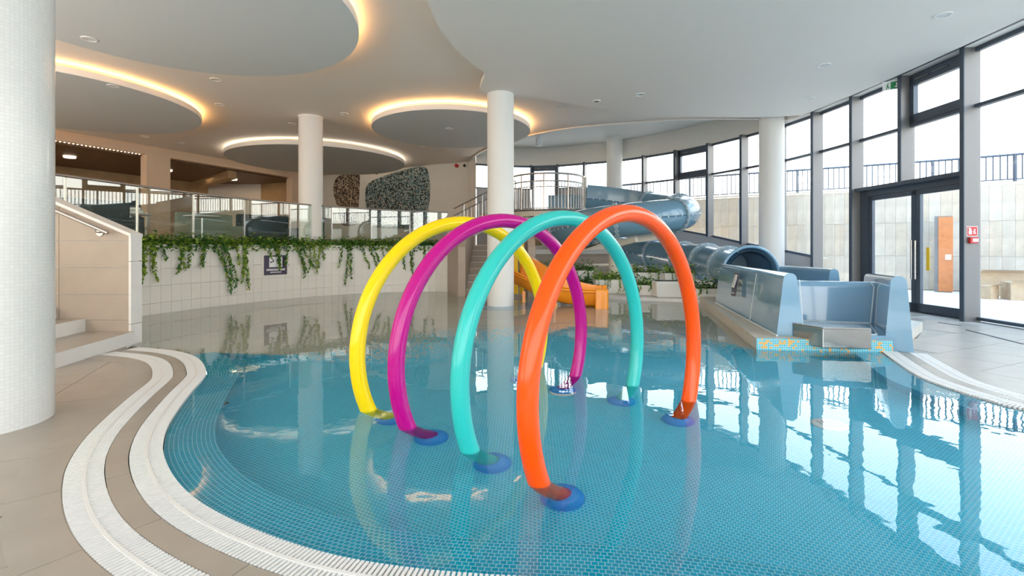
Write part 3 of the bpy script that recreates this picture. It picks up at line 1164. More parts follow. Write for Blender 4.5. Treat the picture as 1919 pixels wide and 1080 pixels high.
# pale outbuilding with a sloping stair flank seen through the far windows
ob = root('outbuilding', (3.5, 23, 2.4), 'pale outdoor building flank with diagonal stair slope behind the far windows', 'building')
mk('terrace_slab', MB().prism([Vector(p) for p in ((0.2, 19.6), (5.2, 19.2), (12, 24), (12, 34), (0.2, 34))], 2.1, 2.4), 'concrete', ob)
mk('wall', MB().add([(2.2, 23.5, 2.4), (6.2, 23.5, 2.4), (6.2, 23.5, 3.6), (4.2, 23.5, 5.0), (2.2, 23.5, 5.0), (2.2, 26, 2.4), (6.2, 26, 2.4), (6.2, 26, 3.6), (4.2, 26, 5.0), (2.2, 26, 5.0)],
                    [(0, 1, 2, 3, 4), (9, 8, 7, 6, 5), (0, 5, 6, 1), (1, 6, 7, 2), (2, 7, 8, 3), (3, 8, 9, 4), (4, 9, 5, 0)]), 'pale_tile', ob)
mk('stair_flank', MB().bar((4.2, 23.3, 4.9), (8.4, 22.6, 2.7), 0.3, 0.5), 'concrete', ob)

# ------------------------------------------------------------------ left planted wall with tiles
wl = root('wall_left', (-5, 11, 0), kind='structure')
back = offset(WALL, 0.03)
mk('backing', MB().strip([v3(p, -0.4) for p in back], [v3(p, 1.14) for p in back]), 'wall_grout', wl)
TW, TH = 0.2, 0.315
tw_me = mesh_of('tile', MB().box((0, 0, 0), (TW - 0.005, 0.02, TH - 0.005)), 'wall_tile')
cols = resample(WALL, TW)
for i in range(len(cols) - 1):
    a, b = cols[i], cols[i + 1]
    if a.y < 7.3:
        continue
    c = (a + b) / 2
    an = math.atan2(b.y - a.y, b.x - a.x)
    for k in range(4):
        z = 1.14 - TH / 2 - k * TH
        if z < -0.2:
            continue
        inst('tile', tw_me, wl, (c.x, c.y, z), an)
# smooth planter trough rim above the tiles
mk('trough_rim', MB().strip([v3(p, 1.145) for p in offset(WALL, -0.02)], [v3(p, 1.27) for p in offset(WALL, -0.02)])
   .strip([v3(p, 1.27) for p in offset(WALL, -0.02)], [v3(p, 1.27) for p in offset(WALL, 0.05)])
   .strip([v3(p, 1.14) for p in offset(WALL, 0.03)], [v3(p, 1.145) for p in offset(WALL, -0.02)]), 'planter_white', wl)
mk('trough_soil', MB().strip([v3(p, 1.25) for p in offset(WALL, 0.04)], [v3(p, 1.25) for p in offset(WALL, 0.30)]), 'soil', wl)
RAIL = resample([Vector(p) for p in spline([(-6.98, 6.2), (-6.9, 7.15), (-6.72, 8.3), (-6.35, 10.05), (-5.5, 11.9), (-4.3, 13.5), (-3.0, 14.5), (-2.0, 14.95)], 8)], 0.05)
# upper floor
up = [Vector((p.x, p.y)) for p in offset(WALL, 0.30)] + [Vector((-1.5, 13.6)), Vector((-1.4, 14.6)), Vector((-0.4, 14.6)), Vector((2.6, 14.8)), Vector((3.2, 18.0)), Vector((0.6, 19.6)), Vector((-1.2, 19.5)), Vector((-8.5, 23.2)), Vector((-20, 23.2)), Vector((-20, 5)), Vector((-7.3, 5)), Vector((-7.3, 6.1))]
uf = root('floor_upper', (-8, 12, Z_UP), kind='structure')
mk('slab', MB().prism(up, Z_UP - 0.2, Z_UP), 'deck_tile', uf)

# ------------------------------------------------------------------ stair on the left
stair = root('stair', (-5.2, 5.3, 0), 'beige tiled stair with pale risers climbing left beside the near column', 'stairs')
xs = [-4.72, -5.33, -5.70, -6.03, -6.36, -6.69, -7.02, -7.35]
rise = Z_UP / 8
for k, x in enumerate(xs):
    x2 = xs[k + 1] if k < 7 else -7.7
    sk = 0.22
    y0, y1 = 3.9, 6.0
    z = rise * (k + 1)
    # risers lean with the curve of the stair: nearer end further right
    q = [Vector((x, y1)), Vector((x + sk, y0 + 0.8)), Vector((x2 + sk, y0 + 0.8)), Vector((x2, y1))]
    mk('tread', MB().prism(q, z - 0.03, z), 'deck_tile', stair)
    r_ = [Vector((x, y1)), Vector((x + sk, y0 + 0.8)), Vector((x + sk - 0.03, y0 + 0.8)), Vector((x - 0.03, y1))]
    mk('riser', MB().prism([r_[0] + Vector((0.004, 0)), r_[1] + Vector((0.004, 0)), r_[2], r_[3]], z - rise - 0.02, z - 0.001), 'pale_tile', stair)
    mk('step_core', MB().prism([Vector((x - 0.02, y1)), Vector((x + sk - 0.02, y0 + 0.8)), Vector((x2 + sk, y0 + 0.8)), Vector((x2, y1))], 0.0, z - 0.03), 'concrete', stair)
# parapet wall behind the stair: sloping coping, tile courses, pale end face
px0, px1 = -4.76, -7.5
zt0, slope = 1.36, -0.43


def ptop(x):
    return zt0 + (x - px0) * slope


par = root('stair_parapet', (-5.5, 6.1, 0), 'tiled parapet wall with sloping top and pale end face beside the stair', 'wall')
mk('core', MB().add([(px0 - 0.03, 6.02, -0.3), (px1, 6.02, -0.3), (px1, 6.02, ptop(px1) - 0.03), (px0 - 0.03, 6.02, zt0 - 0.03), (px0 - 0.03, 6.17, -0.3), (px1, 6.17, -0.3), (px1, 6.17, ptop(px1) - 0.03), (px0 - 0.03, 6.17, zt0 - 0.03)],
                    [(0, 1, 2, 3), (7, 6, 5, 4), (0, 4, 5, 1), (0, 3, 7, 4), (3, 2, 6, 7)]), 'wall_grout', par)
edges_z = [0.0, 0.30, 0.62, 0.955, 1.29, 1.62, 1.95, 2.28, 2.6]
for k in range(len(edges_z) - 1):
    z0, z1 = edges_z[k] + 0.003, edges_z[k + 1] - 0.003
    for j in range(3):
        xa, xb = px0 - 0.9 * j - 0.004, px0 - 0.9 * (j + 1) + 0.002
        # clip the tile to the sloping coping
        poly = []
        for (x, z) in ((xa, z0), (xb, z0), (xb, z1), (xa, z1)):
            poly.append((x, z))
        out = []
        for m in range(4):
            p, q = poly[m], poly[(m + 1) % 4]
            fp_, fq_ = ptop(p[0]) - 0.02 - p[1], ptop(q[0]) - 0.02 - q[1]
            if fp_ >= 0:
                out.append(p)
            if (fp_ >= 0) != (fq_ >= 0):
                s_ = fp_ / (fp_ - fq_)
                out.append((p[0] + (q[0] - p[0]) * s_, p[1] + (q[1] - p[1]) * s_))
        if len(out) >= 3:
            nn = len(out)
            vs = [(x, 6.0, z) for x, z in out] + [(x, 6.02, z) for x, z in out]
            fs_ = [tuple(range(nn)), tuple(reversed(range(nn, 2 * nn)))] + [(i, nn + i, nn + (i + 1) % nn, (i + 1) % nn) for i in range(nn)]
            mk('tile', MB().add(vs, fs_), 'stair_tile', par)
for z0, z1 in ((-0.2, 0.245), (0.25, 1.03), (1.035, 1.35)):
    mk('end_tile', MB().box((px0 - 0.012, 6.085, (z0 + z1) / 2), (0.03, 0.178, z1 - z0 - 0.004)), 'pale_tile', par)
mk('coping', MB().add([(px0 + 0.006, 5.985, zt0 - 0.02), (px1, 5.985, ptop(px1) - 0.02), (px1, 5.985, ptop(px1) + 0.02), (px0 + 0.006, 5.985, zt0 + 0.02),
                       (px0 + 0.006, 6.185, zt0 - 0.02), (px1, 6.185, ptop(px1) - 0.02), (px1, 6.185, ptop(px1) + 0.02), (px0 + 0.006, 6.185, zt0 + 0.02)],
                      [(0, 1, 2, 3), (7, 6, 5, 4), (0, 4, 5, 1), (1, 5, 6, 2), (2, 6, 7, 3), (3, 7, 4, 0)]), 'pale_tile', par)
hr = root('stair_handrail', (-5.3, 5.95, 1.4), 'steel handrail on round bracket along the stair parapet', 'handrail')
hx0 = -4.98
mk('rail', MB().tube([(hx0, 5.92, ptop(hx0) - 0.07), (-7.4, 5.92, ptop(-7.4) - 0.07)], 0.021, 10), 'steel', hr, smooth=50)
for bx_ in (-5.14, -6.4):
    bz = ptop(bx_) - 0.13
    br = MB().tube([(bx_, 5.998, bz), (bx_, 5.985, bz)], 0.045, 16).tube([(bx_, 5.99, bz), (bx_, 5.93, bz), (bx_, 5.92, bz + 0.05)], 0.009, 6)
    mk('bracket', br, 'steel', hr, smooth=40)

# ------------------------------------------------------------------ glass balustrade
gb_ = root('glass_balustrade', (-5, 12.4, Z_UP), 'clear glass balustrade with steel top rail above the planted wall', 'balustrade')
bays = resample(RAIL, 1.2)
for i in range(len(bays) - 1):
    a, b = bays[i], bays[i + 1]
    t = (b - a).normalized()
    pane(gb_, a + t * 0.012, b - t * 0.012, Z_UP + 0.02, 2.29, m='rail_glass', th=0.016)
    if i:
        mk('clamp_post', MB().box((a.x, a.y, (Z_UP + 2.28) / 2), (0.016, 0.04, 2.28 - Z_UP), math.atan2(t.y, t.x)), 'steel', gb_)
mk('top_rail', MB().tube([v3(p, 2.31) for p in RAIL], 0.024, 8), 'steel', gb_, smooth=50)

# ------------------------------------------------------------------ cafe behind the balustrade
cw = root('wall_cafe', (-11, 18, Z_UP), kind='structure')
ca, cb = Vector((-15.5, 9.2)), Vector((-9.55, 22.15))
ct = (cb - ca).normalized()
cn = Vector((-ct.y, ct.x))          # away from the pool


def along(y):
    return ca + (cb - ca) * ((y - ca.y) / (cb.y - ca.y))


def wallbox(name, y0, y1, z0, z1, m, th=0.35):
    p, q = along(y0), along(y1)
    return mk(name, MB().prism([p, q, q + cn * th, p + cn * th], z0, z1), m, cw)


wallbox('lintel', 9.2, 22.15, 4.36, Z_CEIL + 0.01, 'warm_lit_beige')
wallbox('pier', 16.17, 16.85, Z_UP, 4.36, 'warm_lit_beige')
wallbox('pier', 21.5, 22.15, Z_UP, 4.36, 'warm_lit_beige')
wallbox('pier', 9.2, 10.2, Z_UP, 4.36, 'warm_lit_beige')
wallbox('low_wall', 16.85, 21.5, Z_UP, 1.95, 'stair_tile', 0.2)
ic = [along(9.2) + cn * 0.3, along(22.15) + cn * 0.3, along(22.15) + cn * 6.0, along(9.2) + cn * 6.0]
mk('cafe_ceiling', MB().prism(ic, 4.30, 4.36), 'brown_wood', cw)
bw0, bw1 = along(8.2) + cn * 5.2, along(23.0) + cn * 5.2
mk('cafe_back_wall', MB().prism([bw0, bw1, bw1 + cn * 0.2, bw0 + cn * 0.2], Z_UP, 4.3), 'tan_panel', cw)
e0 = along(22.1)
mk('cafe_end_wall', MB().prism([e0, e0 + ct * 0.2, e0 + ct * 0.2 + cn * 5.4, e0 + cn * 5.4], Z_UP, 4.3), 'tan_panel', cw)
for y in (13.6, 19.0):
    p = along(y)
    mk('ceiling_beam', MB().prism([p + cn * 0.35, p + ct * 0.35 + cn * 0.35, p + ct * 0.35 + cn * 5.2 + ct * 1.6, p + cn * 5.2 + ct * 1.6], 4.0, 4.3), 'tan_panel', cw)
# bead-like light dots along the first opening
dots = MB()
for k in range(52):
    p = along(11.2 + k * 0.095) + cn * 0.16
    dots.box((p.x, p.y, 4.345), (0.03, 0.03, 0.02))
mk('light_dots', dots, 'lamp_glow', cw, kind='stuff')
# dark hatch on the back wall
hp = along(18.4) + cn * 5.1
hw = root('serving_hatch', (hp.x, hp.y, 2.6), 'dark serving hatch in the tan back wall of the cafe', 'hatch')
an_c = math.atan2(ct.y, ct.x)
mk('opening', MB().box((hp.x, hp.y, 3.0), (1.0, 0.06, 1.1), an_c), 'black', hw)
mk('frame', MB().box((hp.x - cn.x * 0.05, hp.y - cn.y * 0.05, 2.95), (1.1, 0.03, 0.05), an_c), 'frame_grey', hw)
# warm ceiling lamps of the cafe
for k, y in enumerate((12.5, 15.2, 18.0, 20.5)):
    p = along(y) + cn * 2.4
    lab = ('warm ceiling lamp of the cafe behind the near left column', 'warm ceiling lamp of the cafe left of the peach pier',
           'warm ceiling lamp of the cafe right of the peach pier', 'warm ceiling lamp of the cafe near its far end wall')[k]
    lr = root('cafe_lamp', (p.x, p.y, 4.29), lab, 'lamp', 'warm cafe ceiling lamps')
    mk('shade', MB().lathe([(0.16, 4.24), (0.17, 4.30)], (p.x, p.y, 0), 24).lathe([(0.001, 4.245), (0.16, 4.24)], (p.x, p.y, 0), 24), 'lamp_glow', lr)
    ld = bpy.data.lights.new('cafe_light', 'AREA')
    ld.shape = 'DISK'
    ld.size = 2.2
    ld.energy = 9
    ld.color = (1.0, 0.66, 0.36)
    lo = bpy.data.objects.new('cafe_light', ld)
    lo.location = (p.x, p.y, 4.2)
    C.objects.link(lo)


# furniture seen through the glass
def sofa(p, rz, w, label, m, h=0.85):
    s_ = root('sofa', (p[0], p[1], Z_UP), label, 'sofa')
    ca_, sa_ = math.cos(rz), math.sin(rz)

    def loc(x, y, z):
        return (p[0] + x * ca_ - y * sa_, p[1] + x * sa_ + y * ca_, Z_UP + z)
    mk('seat', MB().box(loc(0, 0, 0.25), (w, 0.7, 0.36), rz), m, s_, bevel=0.04)
    mk('backrest', MB().box(loc(0, 0.34, h / 2 + 0.05), (w, 0.16, h - 0.1), rz), m, s_, bevel=0.05)
    for sx in (-1, 1):
        mk('armrest', MB().box(loc(sx * (w / 2 - 0.07), 0, 0.34), (0.14, 0.7, 0.5), rz), m, s_, bevel=0.04)
        for sy in (-0.28, 0.28):
            mk('leg', MB().box(loc(sx * (w / 2 - 0.1), sy, 0.035), (0.05, 0.05, 0.07), rz), 'frame_dark', s_)


def cafe_table(p, label):
    t_ = root('cafe_table', (p[0], p[1], Z_UP), label, 'table')
    mk('tabletop', MB().lathe([(0.001, 0.72), (0.42, 0.72), (0.42, 0.75), (0.001, 0.75)], (p[0], p[1], Z_UP), 28), 'pale_tile', t_, smooth=30)
    mk('stem', MB().tube([(p[0], p[1], Z_UP + 0.02), (p[0], p[1], Z_UP + 0.72)], 0.035, 10), 'steel', t_)
    mk('foot', MB().lathe([(0.25, 0.0), (0.25, 0.015), (0.04, 0.03)], (p[0], p[1], Z_UP), 24), 'steel', t_)


def cafe_chair(p, rz, label):
    c_ = root('cafe_chair', (p[0], p[1], Z_UP), label, 'chair', 'white cafe chairs')
    ca_, sa_ = math.cos(rz), math.sin(rz)

    def loc(x, y, z):
        return (p[0] + x * ca_ - y * sa_, p[1] + x * sa_ + y * ca_, Z_UP + z)
    mk('seat', MB().box(loc(0, 0, 0.44), (0.46, 0.44, 0.04), rz), 'planter_white', c_, bevel=0.015)
    mk('backrest', MB().box(loc(0, 0.22, 0.66), (0.44, 0.035, 0.36), rz), 'planter_white', c_, bevel=0.015)
    for sx in (-0.19, 0.19):
        for sy in (-0.18, 0.18):
            mk('leg', MB().tube([loc(sx * 1.1, sy * 1.1, 0), loc(sx * 0.9, sy * 0.9, 0.43)], 0.014, 8), 'steel', c_)


sofa((-8.6, 9.9), R(62), 1.5, 'dark sofa behind the glass, left of the peach pier, with a plant on its back', 'sofa_dark', 0.95)
sofa((-8.9, 14.2), R(60), 1.6, 'pale green sofa behind the glass in the cafe', 'sofa_green', 0.95)
sofa((-7.9, 15.6), R(55), 1.7, 'dark curved-back sofa behind the glass near the second column', 'sofa_dark', 1.0)
cafe_table((-9.2, 11.6), 'round pale cafe table with folded towels behind the glass')
cafe_table((-8.0, 12.4), 'round pale cafe table between the two sofas behind the glass')
cafe_chair((-8.8, 11.0), R(120), 'white cafe chair turned away beside the towel table')
cafe_chair((-9.6, 12.3), R(-60), 'white cafe chair on the far side of the towel table')
for k in range(2):
    mk('folded_towel', MB().box((-9.2, 11.6, Z_UP + 0.79 + 0.07 * k), (0.5 - 0.08 * k, 0.34, 0.065), R(30)), 'sign_white', bevel=0.02,
       label=('lower folded white towel on the cafe table', 'upper folded white towel on the cafe table')[k], cat='towel', group='folded towels on the cafe table')
cs = root('crescent_counter', (-5.7, 15.2, Z_UP), 'dark crescent-shaped counter front behind the second column', 'counter')
arc = [Vector((-5.9 + 0.9 * math.cos(R(a_)), 15.6 + 0.9 * math.sin(R(a_)))) for a_ in range(150, 281, 10)]
mk('front_panel', MB().strip([v3(p, Z_UP) for p in arc], [v3(p, 2.1) for p in arc]), 'sofa_dark', cs)
mk('counter_top', MB().strip([v3(p, 2.11) for p in offset(arc, 0.3)], [v3(p, 2.11) for p in offset(arc, -0.04)]), 'black', cs)

# ------------------------------------------------------------------ far mural wall
fa, fb = Vector((-9.7, 23.2)), Vector((-1.55, 19.05))
ft = (fb - fa).normalized()
fn = Vector((ft.y, -ft.x))
wm_ = root('wall_mural', (-5.5, 21, Z_UP), kind='structure')
mk('plaster', MB().prism([fa, fb, fb - fn * 0.25, fa - fn * 0.25], 0.0, Z_CEIL + 0.02), 'wall_paint', wm_)
mk('return_wall', MB().prism([fb, MULL[-1], MULL[-1] + Vector((-0.3, 0.4)), fb - fn * 0.25], 0.0, Z_HIGH), 'wall_paint', wm_)


def mural(name, outline_px, m, label):
    pts = []
    for px, py in outline_px:
        # the wall line met by the sight line of that column of the photograph
        k = (px - CX) / F
        # X = k Y ; point on fa + s ft
        s_ = (k * fa.y - fa.x) / (ft.x - k * ft.y)
        p = fa + ft * s_
        z = EYE + (HY - py) / F * p.y
        pts.append((s_, z))
    pts = [(q.x, q.y) for q in spline([Vector(p) for p in pts], 4, closed=True)]
    mb = MB()
    nn = len(pts)
    vs = [v3(fa + ft * s_ + fn * 0.02, z) for s_, z in pts] + [v3(fa + ft * s_ + fn * 0.001, z) for s_, z in pts]
    mb.add(vs, [tuple(range(nn))] + [(i, nn + i, nn + (i + 1) % nn, (i + 1) % nn) for i in range(nn)], pts + pts)
    return mk(name, mb, m, label=label, cat='mural')


mural('mosaic_mural', ((630, 335), (650, 326), (672, 325), (674, 350), (672, 385), (668, 420), (640, 420), (632, 385), (625, 360)), 'mural_brown', 'brown speckled mosaic patch on the far wall, the smaller one')
mural('mosaic_mural', ((690, 345), (715, 332), (760, 318), (795, 313), (804, 330), (806, 360), (803, 395), (796, 425), (700, 425), (688, 392), (685, 365)), 'mural_blue', 'large grey-blue speckled mosaic patch on the far wall')


def wall_pt(px, py):
    k = (px - CX) / F
    s_ = (k * fa.y - fa.x) / (ft.x - k * ft.y)
    p = fa + ft * s_
    return p, EYE + (HY - py) / F * p.y


p, z = wall_pt(857, 311)
al = root('alarm_siren', (p.x, p.y, z), 'round red alarm siren high on the far wall', 'alarm')
mk('body', MB().tube([v3(p, z), v3(p + fn * 0.10, z)], 0.075, 16), 'sign_red', al)
mk('lens', MB().sphere((p.x + fn.x * 0.1, p.y + fn.y * 0.1, z), 0.05, 10, 6), 'sign_red', al, smooth=True)
for (px, py, lab) in ((873, 311, 'small white security camera beside the red siren'), (708, 325, 'white security camera between the two mosaic patches')):
    p, z = wall_pt(px, py)
    sc_ = root('security_camera', (p.x, p.y, z), lab, 'camera')
    mk('bracket', MB().box((p.x + fn.x * 0.04, p.y + fn.y * 0.04, z + 0.04), (0.12, 0.1, 0.06), math.atan2(ft.y, ft.x)), 'sign_white', sc_)
    mk('dome', MB().sphere((p.x + fn.x * 0.1, p.y + fn.y * 0.1, z), 0.06, 12, 6), 'black', sc_, smooth=True)

# ------------------------------------------------------------------ spray rings
def spray_ring(L, Rr, ztop, material, label):
    """a hoop through two points on the water line, its top at ztop, both feet on blue bases on the pool floor"""
    L, Rr = Vector(L), Vector(Rr)
    mid = (L + Rr) / 2
    h = (Rr - L).length / 2
    d = (Rr - L).normalized()
    rad = (h * h + ztop * ztop) / (2 * ztop)
    zc = ztop - rad
    zf = FLOOR_Z + 0.05
    a0 = math.asin((zf - zc) / rad)
    n = 72
    path = []
    for k in range(n + 1):
        a = (PI - a0) + (a0 - (PI - a0)) * k / n
        path.append((mid.x + d.x * rad * math.cos(a), mid.y + d.y * rad * math.cos(a), zc + rad * math.sin(a)))
    g = root('spray_ring', (mid.x, mid.y, FLOOR_Z), label, 'spray ring', 'coloured spray rings standing in the pool')
    mk('hoop', MB().tube(path, 0.057, 24), material, g, smooth=True)
    for e in (path[0], path[-1]):
        prof = [(0.118, 0.0), (0.122, 0.02), (0.112, 0.05), (0.085, 0.075), (0.0001, 0.082)]
        mk('base', MB().lathe(prof, (e[0], e[1], FLOOR_Z), 28), 'base_blue', g, smooth=True)
    return g


spray_ring((0.138, 2.455), (1.40, 3.80), 1.425, 'ring_orange', 'bright orange spray ring, nearest to the camera')
spray_ring((-0.25, 2.85), (1.06, 4.22), 1.42, 'ring_teal', 'teal spray ring, second from the front')
spray_ring((-0.70, 3.215), (0.60, 4.53), 1.42, 'ring_magenta', 'magenta spray ring, third from the front')
spray_ring((-1.065, 3.56), (0.25, 4.85), 1.42, 'ring_yellow', 'yellow spray ring, farthest back of the four')

# ------------------------------------------------------------------ blue tube slide
ctrl = [(2.45, 16.3, 2.86), (3.5, 16.3, 2.76), (4.5, 15.75, 2.58), (5.0, 14.4, 2.36), (4.55, 12.95, 2.12), (3.2, 12.3, 1.94), (1.95, 12.75, 1.80),
        (1.5, 13.9, 1.64), (1.95, 15.2, 1.45), (2.95, 15.95, 1.24), (4.0, 15.75, 1.08), (4.75, 14.4, 0.96), (4.95, 12.4, 0.86), (4.85, 10.8, 0.77), (4.73, 9.55, 0.70)]
sp = resample(spline([Vector(c) for c in ctrl], 14), 0.12)
ts = root('tube_slide', (3.2, 14, 0), 'blue-grey tube slide coiling down from the upper platform', 'water slide')
TR = 0.43
N = len(sp)
cuts = [0, int(N * 0.115), int(N * 0.19), int(N * 0.285), int(N * 0.37), int(N * 0.47), int(N * 0.55), int(N * 0.635), int(N * 0.715), int(N * 0.79), int(N * 0.865), int(N * 0.935), N - 1]


def frame(i):
    d = (sp[min(i + 1, N - 1)] - sp[max(i - 1, 0)]).normalized()
    x = d.cross(Vector((0, 0, 1))).normalized()
    return d, x, x.cross(d).normalized()


bolts = MB()
for k in range(len(cuts) - 1):
    i0, i1 = cuts[k], cuts[k + 1]
    if k == 0:
        # open-topped entry flume: full height side walls
        seg_pts = sp[i0:i1 + 1]
        mb = MB()
        rows = []
        for i in range(i0, i1 + 1):
            d, x, y = frame(i)
            rows.append([sp[i] + x * TR * 0.98 + y * (TR + 0.0)] + [sp[i] + x * TR * math.cos(a) + y * TR * math.sin(a) for a in [-PI * j / 12 for j in range(13)]] + [sp[i] - x * TR * 0.98 + y * (TR + 0.0)])
        w_ = len(rows[0])
        mb.add([p for r_ in rows for p in r_], [(i * w_ + j, (i + 1) * w_ + j, (i + 1) * w_ + j + 1, i * w_ + j + 1) for i in range(len(rows) - 1) for j in range(w_ - 1)])
        mk('entry_flume', mb, 'slide_blue', ts, smooth=True)
    else:
        mk('tube_section', MB().tube(sp[i0:i1 + 1], TR, 32, caps=False), 'slide_blue', ts, smooth=True)
    if 0 < k:
        d, x, y = frame(i0)
        fl = MB().tube([sp[i0] - d * 0.035, sp[i0] - d * 0.0351, sp[i0] + d * 0.035, sp[i0] + d * 0.0351], [TR, TR + 0.055, TR + 0.055, TR], 32, caps=False)
        mk('flange', fl, 'flange_blue', ts, smooth=40)
        for j in range(20):
            a = 2 * PI * j / 20
            c = sp[i0] + (x * math.cos(a) + y * math.sin(a)) * (TR + 0.035)
            bolts.bar(c - d * 0.055, c + d * 0.055, 0.022, 0.022)
    # lengthwise seam with bolts on both flanks
    for s_ in (-1, 1):
        line = []
        for i in range(i0, i1 + 1):
            d, x, y = frame(i)
            line.append(sp[i] + x * s_ * (TR + 0.004) - y * 0.02)
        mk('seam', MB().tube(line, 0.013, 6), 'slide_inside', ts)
        for p in resample(line, 0.22)[1:-1]:
            bolts.box(p, (0.03, 0.03, 0.035))
mk('bolts', bolts, 'seam_white', ts, kind='stuff')
d, x, y = frame(N - 1)
e = sp[-1]
mouth = MB().tube([e - d * 0.30, e - d * 0.22, e + d * 0.02], [TR, TR + 0.04, TR + 0.10], 40, caps=False)
mk('exit_mouth', mouth, 'landing_blue', ts, smooth=True)
lip = [e + d * 0.02 + (x * math.cos(2 * PI * j / 40) + y * math.sin(2 * PI * j / 40)) * (TR + 0.10) for j in range(40)]
mk('mouth_lip', MB().tube(lip, 0.03, 8, closed=True), 'landing_blue', ts, smooth=True)
# inside lining seen through the mouth
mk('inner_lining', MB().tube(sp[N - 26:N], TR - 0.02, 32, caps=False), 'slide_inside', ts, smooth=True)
# support mast with arms
mast = Vector((2.78, 12.95))
mk('support_mast', MB().lathe([(0.17, -0.1), (0.17, 1.32), (0.001, 1.32)], (mast.x, mast.y, 0), 28), 'support_cream', ts, smooth=40)
mk('support_arm', MB().bar((mast.x + 0.1, mast.y, 1.27), (1.55, 13.35, 1.18), 0.12, 0.15), 'support_cream', ts)
mk('support_arm', MB().bar((mast.x - 0.1, mast.y, 1.33), (4.35, 13.0, 1.56), 0.12, 0.15), 'support_cream', ts)
mk('support_arm', MB().bar((mast.x, mast.y - 0.1, 1.28), (3.2, 12.35, 1.42), 0.12, 0.13), 'support_cream', ts)
mk('cradle', MB().tube([(1.95, 12.95, 1.2), (2.2, 12.7, 1.3), (2.45, 12.5, 1.45)], 0.035, 8), 'brushed_steel', ts, smooth=True)
mk('cradle', MB().tube([(4.2, 12.95, 1.55), (4.35, 12.85, 1.62), (4.5, 12.9, 1.72)], 0.04, 8), 'brushed_steel', ts, smooth=True)
mk('brace', MB().tube([(mast.x, mast.y, 0.75), (2.0, 13.2, 0.72)], 0.04, 8), 'support_cream', ts)

# ------------------------------------------------------------------ slide landing
LZ = 0.137
ld_ = root('slide_landing', (4.1, 6.6, LZ), 'glossy blue fibreglass landing trough at the end of the tube slide', 'slide trough')


def trough_wall(name, path, z0, h0, wb, wt, h1=None, m='landing_blue'):
    """wall of tapering section with a round top, swept along a plan path"""
    path = [Vector(p) for p in path]
    n = len(path)
    prof_n = 8
    rows = []
    for i in range(n):
        t = (path[min(i + 1, n - 1)] - path[max(i - 1, 0)]).normalized()
        nn = Vector((-t.y, t.x))
        h = h0 if h1 is None else h0 + (h1 - h0) * i / (n - 1)
        r_ = wt / 2
        sec = [(-wb / 2, 0)]
        for k in range(prof_n + 1):
            a = PI - PI * k / prof_n
            sec.append((r_ * math.cos(a), h - r_ + r_ * math.sin(a)))
        sec.append((wb / 2, 0))
        rows.append([v3(path[i] + nn * s_, z0 + z) for s_, z in sec])
    w_ = len(rows[0])
    mb = MB().add([p for r_ in rows for p in r_], [(i * w_ + j, i * w_ + j + 1, (i + 1) * w_ + j + 1, (i + 1) * w_ + j) for i in range(n - 1) for j in range(w_ - 1)])
    mb.add(rows[0], [tuple(reversed(range(w_)))])
    mb.add(rows[-1], [tuple(range(w_))])
    return mk(name, mb, m, ld_, smooth=35)


trough_wall('side_wall', [(3.36, 5.80), (3.62, 6.95), (3.88, 8.15), (4.10, 9.3)], LZ, 0.76, 0.30, 0.15)
trough_wall('end_wall', [(4.43, 5.50), (4.84, 6.2), (5.26, 6.9), (5.70, 7.65)], 0.0, 0.88, 0.27, 0.15, h1=0.80)
trough_wall('back_wall', [(3.66, 6.98), (4.3, 6.78), (5.05, 6.55)], LZ, 0.60, 0.22, 0.16)
trough_wall('channel_wall', [(5.30, 7.9), (5.34, 8.6), (5.36, 9.5)], LZ, 0.72, 0.28, 0.15)
mk('channel_floor', MB().prism([Vector((3.7, 7.0)), Vector((5.2, 7.0)), Vector((5.34, 9.6)), Vector((4.1, 9.6))], LZ, LZ + 0.08), 'landing_blue', ld_)
tray = [Vector((3.44, 5.70)), Vector((4.36, 5.56)), Vector((4.98, 6.56)), Vector((3.66, 6.98))]
mk('tray_floor', MB().prism(tray, LZ - 0.02, LZ + 0.045), 'landing_blue', ld_)
sm = [v3(p, LZ + 0.05) for p in (Vector((3.72, 6.83)), Vector((4.82, 6.48)), Vector((4.30, 5.66)), Vector((4.22, 5.61)), Vector((3.5, 5.72)))]
mk('seam_line', MB().tube(sm, 0.008, 6), 'seam_white', ld_)
mk('seam_line', MB().tube([(4.83, 6.47, LZ + 0.05), (4.90, 6.50, LZ + 0.54), (4.88, 6.54, LZ + 0.60)], 0.008, 6), 'seam_white', ld_)
mk('seam_line', MB().tube([(3.52, 5.80, LZ + 0.03), (3.46, 5.78, LZ + 0.68)], 0.006, 6), 'seam_white', ld_)
mk('seam_line', MB().tube([(3.44, 6.95, LZ + 0.02), (3.53, 6.93, LZ + 0.70)], 0.005, 6), 'seam_white', ld_)
mk('skirting', MB().tube([(3.19, 5.78, LZ + 0.008), (3.94, 9.3, LZ + 0.008)], 0.012, 6), 'seam_white', ld_)
st_ = root('steel_step', (3.75, 5.62, LZ), 'boxy stainless steel step in front of the blue landing trough', 'step')
sb_ = MB().add([(3.42, 5.60, LZ - 0.09), (4.02, 5.42, LZ - 0.09), (4.02, 5.42, LZ + 0.15), (3.50, 5.50, LZ + 0.15), (3.44, 5.86, LZ + 0.17), (4.06, 5.76, LZ + 0.17), (3.44, 5.86, LZ), (4.06, 5.76, LZ)],
               [(0, 1, 2, 3), (3, 2, 5, 4), (0, 3, 4, 6), (1, 7, 5, 2), (6, 4, 5, 7), (0, 6, 7, 1)])
sp0 = [(3.38, 5.78), (3.52, 5.44), (4.02, 5.37), (4.08, 5.72)]
mk('box', MB().prism([Vector(p) for p in sp0], LZ - 0.07, LZ + 0.15), 'brushed_steel', st_, bevel=0.008)
